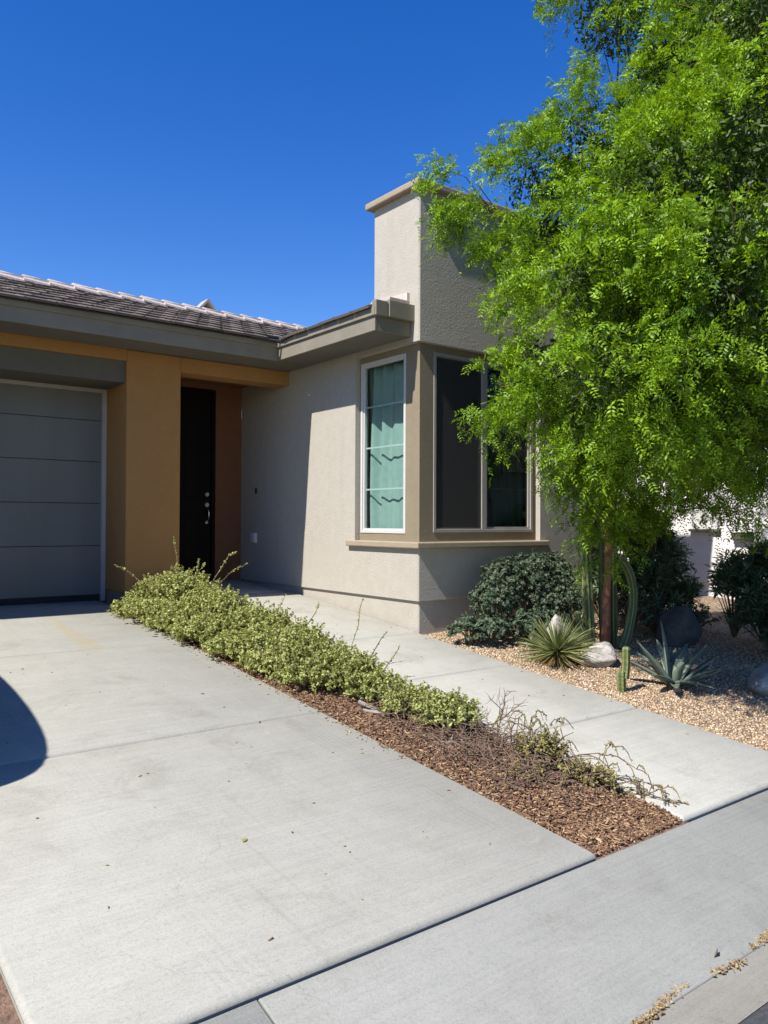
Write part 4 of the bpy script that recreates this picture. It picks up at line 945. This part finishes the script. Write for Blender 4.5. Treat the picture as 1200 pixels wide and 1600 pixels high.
# ------------------------------------------------------------------ cacti
mt, g, b, out = newmat('cactus_skin'); at = g.new('ShaderNodeAttribute'); at.attribute_name = 'var'
cc = ramp(g, at.outputs['Fac'], [(0.0, (0.045, 0.07, 0.02)), (0.55, (0.13, 0.155, 0.04)), (0.85, (0.19, 0.195, 0.06)), (1.0, (0.33, 0.30, 0.16))])
cc = mix(g, .4, cc, ramp(g, noise(g, coords(g), 30, 4), [(.3, (.3, .3, .3)), (.7, (.7, .7, .7))]), 'OVERLAY')
g.link(cc, b.inputs['Base Color']); b.inputs['Roughness'].default_value = .5; bump(g, b, noise(g, coords(g), 90, 3), .4, .004); M['cactus'] = mt
def cactus_column(root, name, pts, r, ribs=6):
    pts = [Vector(p) for p in pts]
    # resample with Catmull-Rom
    N = 34; path = []
    for i in range(N):
        t = i/(N-1)*(len(pts)-1); k = min(int(t), len(pts)-2); u = t-k
        p0, p1, p2, p3 = pts[max(k-1, 0)], pts[k], pts[k+1], pts[min(k+2, len(pts)-1)]
        path.append(.5*((2*p1)+(p2-p0)*u+(2*p0-5*p1+4*p2-p3)*u*u+(3*p1-p0-3*p2+p3)*u**3))
    seg = ribs*6; V = []; va = []; Fa = []
    for i, p in enumerate(path):
        t = (path[min(i+1, N-1)]-path[max(i-1, 0)]).normalized(); a = t.cross(Vector((0.2, 1, .1))).normalized(); b_ = t.cross(a)
        e = min(1, (N-1-i)/3.5); tap = math.sqrt(max(0.02, 1-(1-e)**2))*(1+.03*math.sin(i*1.3))
        for j in range(seg):
            th = 2*math.pi*j/seg; w_ = abs(((j % 6)/6.0)-.5)*2      # 1 at rib crest, 0 in the groove
            V.append(p+(a*math.cos(th)+b_*math.sin(th))*r*tap*(.70+.30*w_**.8)*(1+.035*mnoise.noise(Vector((p.x*9+j, p.y*9, p.z*14))))); va.append(w_ if w_ > .99 else w_*.75)
    for i in range(N-1):
        for j in range(seg): Fa.append((i*seg+j, i*seg+(j+1) % seg, (i+1)*seg+(j+1) % seg, (i+1)*seg+j))
    o = faces_mesh(name, np.array([tuple(v_) for v_ in V]), np.array(Fa), M['cactus'], root, va)
    o.location = tuple(-x for x in root.location); return o
cz = -.47
cac = tag(empty('columnar_cactus', (1.52, -1.2, cz)), 'tall columnar cactus with ribbed green stems around the tree trunk', 'cactus')
cactus_column(cac, 'cactus_stem', [(1.40,-1.10,cz),(1.38,-1.08,.1),(1.36,-1.06,.7),(1.37,-1.05,1.35)], .062)
cactus_column(cac, 'cactus_stem', [(1.62,-1.12,cz),(1.63,-1.10,.2),(1.66,-1.08,.9),(1.68,-1.06,1.5)], .058)
cactus_column(cac, 'cactus_stem', [(1.70,-1.16,cz),(1.72,-1.14,.1),(1.74,-1.12,.5),(1.75,-1.10,.95)], .052)
cactus_column(cac, 'cactus_stem', [(1.60,-1.35,cz),(1.69,-1.36,-.28),(1.75,-1.37,.0),(1.73,-1.36,.25),(1.65,-1.33,.42),(1.60,-1.31,.45)], .050)
cactus_column(cac, 'cactus_stem', [(1.42,-1.16,cz),(1.33,-1.12,-.36),(1.26,-1.08,-.22),(1.24,-1.06,-.08)], .034)
sc_ = tag(empty('small_cactus', (.30, -2.27, z_bed(.3, -2.27))), 'short two-jointed ribbed cactus standing alone in sunny gravel', 'cactus')
zc = z_bed(.3, -2.27)
cactus_column(sc_, 'cactus_stem', [(.30,-2.27,zc-.02),(.295,-2.27,zc+.08),(.30,-2.265,zc+.175)], .040, 5)
cactus_column(sc_, 'cactus_stem', [(.325,-2.28,zc+.11),(.345,-2.28,zc+.2),(.35,-2.28,zc+.375)], .036, 5)

# ------------------------------------------------------------------ agave
M['agave'] = plain('agave_skin', (0.115, 0.145, 0.105), .55, .3, 7, bstr=.15, bscale=60)
ag0 = (0.86, -2.40, z_bed(.86, -2.40))
agv = tag(empty('agave', ag0), 'blue-green agave rosette with broad pointed leaves', 'agave')
def agave_leaf(az, el, L_, W_, curl, tw=0.0):
    n = 14; prof = 5; V = []; Fa = []; va = []
    d0 = Vector((math.cos(az)*math.cos(el), math.sin(az)*math.cos(el), math.sin(el))); side = Vector((-math.sin(az), math.cos(az), 0)); p = Vector((math.cos(az)*.04, math.sin(az)*.04, .02)); e = el
    for i in range(n+1):
        t = i/n; wv = W_*(.62+.75*t-.2*t*t)*(1-t**2.6)+.0015 if t < 1 else .001
        wv = W_*max(.012, (0.6+1.25*t-0.2*t*t)*(1-t)**.72*1.15)
        d = Vector((math.cos(az)*math.cos(e), math.sin(az)*math.cos(e), math.sin(e))); up = side.cross(d)*-1
        for j in range(prof):
            s = (j/(prof-1)-.5)*2
            V.append(p+side*s*wv*.5+up*(-(s*s))*wv*-.22)
        for j in range(prof-2, 0, -1):
            s = (j/(prof-1)-.5)*2; V.append(p+side*s*wv*.5+up*(wv*.22*s*s-.018*(1-t)-.003))
        p = p+d*L_/n; e += curl/n*(.5+t)
    k = prof+prof-2
    for i in range(n):
        for j in range(k): Fa.append((i*k+j, i*k+(j+1) % k, (i+1)*k+(j+1) % k, (i+1)*k+j))
    o = faces_mesh('leaf', np.array([tuple(q) for q in V]), np.array(Fa), M['agave'], agv, np.full(len(V), .5), smooth=True); return o
R_ = math.radians
for (az, el, L_, W_, cu) in [(100,84,.62,.085,-.1),(-120,62,.30,.11,-.3),(165,45,.58,.115,.1),(140,30,.62,.12,-.15),(190,22,.50,.11,-.2),(-20,50,.55,.10,-.25),(10,62,.50,.10,-.7),(-40,34,.52,.095,.1),(-60,18,.50,.10,.25),(60,55,.5,.1,-.2),(215,8,.48,.105,-.12),(-95,14,.42,.11,-.5),(-75,30,.45,.10,-.2),(30,30,.55,.11,0),(80,30,.5,.11,-.1),(120,55,.52,.10,-.1),(-10,12,.5,.1,.2),(240,20,.42,.1,-.5)]:
    agave_leaf(R_(az), R_(el), L_*.86, W_*.92, cu)

# ------------------------------------------------------------------ grass-like yucca rosette
yu0 = (0.50, -1.42, z_bed(.5, -1.42)+.10)
yu = tag(empty('yucca', yu0), 'round spiky rosette of thin pale green blades beside the walkway', 'yucca')
n = 620; d = rdir(n); d[:, 2] = d[:, 2]*.8+.22; d = nrm(d); dead_ = d[:, 2] < -.12
L_ = rng.uniform(.30, .46, n); L_[dead_] *= .7
side = nrm(np.cross(d, rdir(n))); tt = np.array([0, .35, .75, 1.0]); ww = np.array([.012, .010, .006, .0008])
cen = [d*(L_*t)[:, None] + np.array([0, 0, -1.0])*(.05*t*t*L_/.4)[:, None] for t in tt]
ring = np.stack([cen[i]-side*ww[i]/2 for i in range(4)] + [cen[i]+side*ww[i]/2 for i in range(3, -1, -1)], 1)
vz = np.where(dead_, rng.uniform(0, .25, n), rng.uniform(.55, 1, n))
array_mesh('blades', ring, 8, M['yucca_leaf'], yu, vz)
yc = MB(); yc.tube([(0, 0, -.13), (0, 0, -.04), (0, 0, .05)], [.07, .06, .03], 10); yc.build('stem', M['stem'], yu)

# ------------------------------------------------------------------ dark shrubs by the wall
gz = lambda x, y: z_bed(x, y)-.01
def dl_(x, y, h, rx, ry, rz, w): return ((x, y, z_bed(x, y)+h), (rx, ry, rz), w)
shrub('rounded_shrub', (.85, -.5, z_bed(.85, -.5)), [dl_(.25,-.50,.13,.24,.20,.16,.6), dl_(.45,-.62,.14,.26,.20,.18,.7), dl_(.60,-.50,.34,.28,.26,.30,1.1), dl_(.85,-.40,.58,.26,.26,.26,.9), dl_(1.05,-.50,.45,.34,.28,.34,1.2), dl_(.85,-.80,.16,.30,.22,.22,.9), dl_(1.20,-.75,.24,.28,.22,.28,.8), dl_(1.35,-.38,.66,.28,.24,.26,.9), dl_(1.62,-.42,.55,.30,.26,.36,1.1), dl_(1.55,-.7,.30,.3,.22,.3,.7)],
    250, 20, .036, .015, .055, M['shrub_leaf'], M['stem'], 'dense dark green rounded shrub under the corner window', 'shrub', None, LANCE, up=.35, spread=.9, flat=.6, rosette=True, minz=gz, tone0=.5, tip_noise=.16)
def oleander(base, lobes, tips, label, tone0=.5):
    return shrub('oleander', base, lobes, tips, 13, .115, .019, .10, M['ole_leaf'], M['stem'], label, 'shrub', 'oleanders by the side yard', LANCE, up=.8, spread=.8, flat=.5, rosette=False, minz=gz, tone0=tone0, stem_r=.006, tip_noise=.3)
oleander((2.75,-.95,-.42), [dl_(2.40,-.62,.95,.34,.34,.40,1.3), dl_(2.75,-.80,1.05,.36,.36,.36,1.3), dl_(3.0,-.85,.75,.34,.34,.40,1), dl_(2.65,-.95,.45,.36,.3,.4,1.2), dl_(2.3,-.6,.5,.3,.28,.4,.9), dl_(3.1,-1.0,.35,.3,.28,.35,.8)], 150, 'tall narrow-leaved oleander behind the cactus and tree trunk')
oleander((3.4,-2.2,-.5), [dl_(3.25,-1.65,.62,.28,.28,.36,1.0), dl_(3.6,-1.9,.80,.34,.34,.36,1.1), dl_(3.2,-2.0,.35,.34,.32,.40,1.3), dl_(3.5,-2.3,.6,.38,.36,.45,1.3), dl_(3.9,-2.4,.9,.4,.4,.4,1), dl_(3.2,-2.55,.35,.36,.3,.35,1.2), dl_(2.95,-2.75,.5,.32,.3,.45,1.2), dl_(3.3,-3.0,.7,.36,.34,.45,1.1), dl_(2.75,-2.5,.2,.3,.28,.25,.8)], 150, 'broad shaded oleander at the right end of the gravel bed', .35)
shrub('leafy_shrub', (2.35,-1.0,-.44), [dl_(2.25,-1.0,.25,.26,.24,.30,1), dl_(2.55,-1.1,.18,.24,.22,.25,.7), dl_(3.0,-1.3,.15,.3,.25,.22,.6)], 170, 14, .036, .014, .06, M['shrub_leaf'], M['stem'], 'small fine-leaved shrub low between the boulder and the cactus', 'shrub', None, LANCE, rosette=True, minz=gz)

# ------------------------------------------------------------------ parked car beyond the left edge (its shadow falls across the driveway)
car = tag(empty('parked_car', (-6.25, 0.25, z_drive(.2))), 'dark grey sport utility vehicle parked on the driveway beside the soil strip', 'car')
M['paint'] = plain('car_paint', (.06, .065, .075), .25, .03, 3); M['tyre'] = plain('tyre', (.012, .012, .012), .85); M['rim'] = plain('rim', (.5, .5, .5), .3, .05, 5, metal=1.)
M['car_glass'] = plain('car_glass', (.01, .012, .014), .05); M['red'] = plain('tail_lamp', (.35, .01, .01), .2); M['lamp'] = plain('head_lamp', (.7, .7, .7), .1)
SL_ = .0925
def cz_(y): return SL_*y               # car sits along the sloping slab, local y
# body as lofted cross-sections along y: (y, half width low, half width belt, half width roof, z bottom, z belt, z roof)
secs = [(-2.32,.70,.72,.50,.45,.95,1.0),(-2.28,.86,.88,.66,.34,1.08,1.60),(-2.18,.92,.95,.76,.30,1.10,1.84),(-1.6,.96,.98,.84,.28,1.11,1.93),(-.5,.98,.99,.86,.28,1.10,1.96),(.3,.98,.99,.84,.28,1.09,1.92),(.75,.98,.98,.78,.28,1.08,1.74),(1.25,.97,.97,.70,.28,1.07,1.18),(1.9,.93,.93,.66,.30,1.0,1.08),(2.25,.84,.84,.55,.34,.84,.92),(2.33,.68,.68,.45,.40,.74,.8)]
mbb = MB(); V = []; Fs = []
for (y, a, b_, c_, z0, z1, z2) in secs:
    ring_ = [(-a, z0), (-a-.02, (z0+z1)/2), (-b_, z1), (-c_-.02, z2-.04), (-c_+.12, z2), (c_-.12, z2), (c_+.02, z2-.04), (b_, z1), (a+.02, (z0+z1)/2), (a, z0)]
    V += [(x, y, z+cz_(y)) for x, z in ring_]
k = 10
for i in range(len(secs)-1):
    for j in range(k): Fs.append((i*k+j, i*k+(j+1) % k, (i+1)*k+(j+1) % k, (i+1)*k+j))
Fs += [tuple(range(k)), tuple((len(secs)-1)*k+j for j in range(k-1, -1, -1))]
mbb.add(V, Fs); body = mbb.build('body', M['paint'], car, smooth=True)
ss = body.modifiers.new('sub', 'SUBSURF'); ss.levels = 2; ss.render_levels = 2
def cp(x, y, z): return (x, y, z+cz_(y))
for s in (-1, 1):
    for (ya, yb, yc_, yd) in ((-1.5, -.45, -.5, -1.35), (-.38, .62, .25, -.42)):
        mbg = MB(); q = [(s*.965, ya, 1.14), (s*.975, yb, 1.13), (s*.865, yc_, 1.76), (s*.865, yd, 1.75)]
        mbg.add([cp(*p) for p in q]+[cp(p[0]-s*.03, p[1], p[2]) for p in q], [(0,1,2,3),(7,6,5,4),(0,4,5,1),(1,5,6,2),(2,6,7,3),(3,7,4,0)]); mbg.build('side_window', M['car_glass'], car)
    for y in (-1.42, 1.42):
        wh = empty('wheel', cp(s*.86, y, .33)); wh.parent = car
        mbw = MB(); mbw.tube([(-.1, 0, 0), (-.085, 0, 0), (.085, 0, 0), (.1, 0, 0)], [.30, .335, .335, .30], 28); mbw.build('tyre', M['tyre'], wh, smooth=True)
        mbw = MB(); mbw.tube([(s*.07, 0, 0), (s*.104, 0, 0), (s*.108, 0, 0)], [.22, .22, .05], 20); mbw.build('rim', M['rim'], wh)
    bx('tail_lamp', M['red'], car, s*.62, s*.84, -2.26, -2.12, .86+cz_(-2.2), 1.02+cz_(-2.2), bevel=.02)
    bx('headlight', M['lamp'], car, s*.55, s*.80, 2.08, 2.22, .62+cz_(2.1), .74+cz_(2.1), bevel=.02)
    bx('wing_mirror', M['paint'], car, s*.97, s*1.14, .55, .68, 1.03+.05, 1.17+.05, bevel=.03)
mbg = MB(); q = [(-.72,-2.25,1.12),(.72,-2.25,1.12),(.62,-2.16,1.66),(-.62,-2.16,1.66)]
mbg.add([cp(*p) for p in q]+[cp(p[0], p[1]+.04, p[2]) for p in q], [(0,1,2,3),(7,6,5,4),(0,4,5,1),(1,5,6,2),(2,6,7,3),(3,7,4,0)]); mbg.build('rear_window', M['car_glass'], car)
mbg = MB(); q = [(-.82,1.22,1.17),(.82,1.22,1.17),(.68,.76,1.68),(-.68,.76,1.68)]
mbg.add([cp(*p) for p in q]+[cp(p[0], p[1]-.04, p[2]) for p in q], [(0,1,2,3),(7,6,5,4),(0,4,5,1),(1,5,6,2),(2,6,7,3),(3,7,4,0)]); mbg.build('windscreen', M['car_glass'], car)
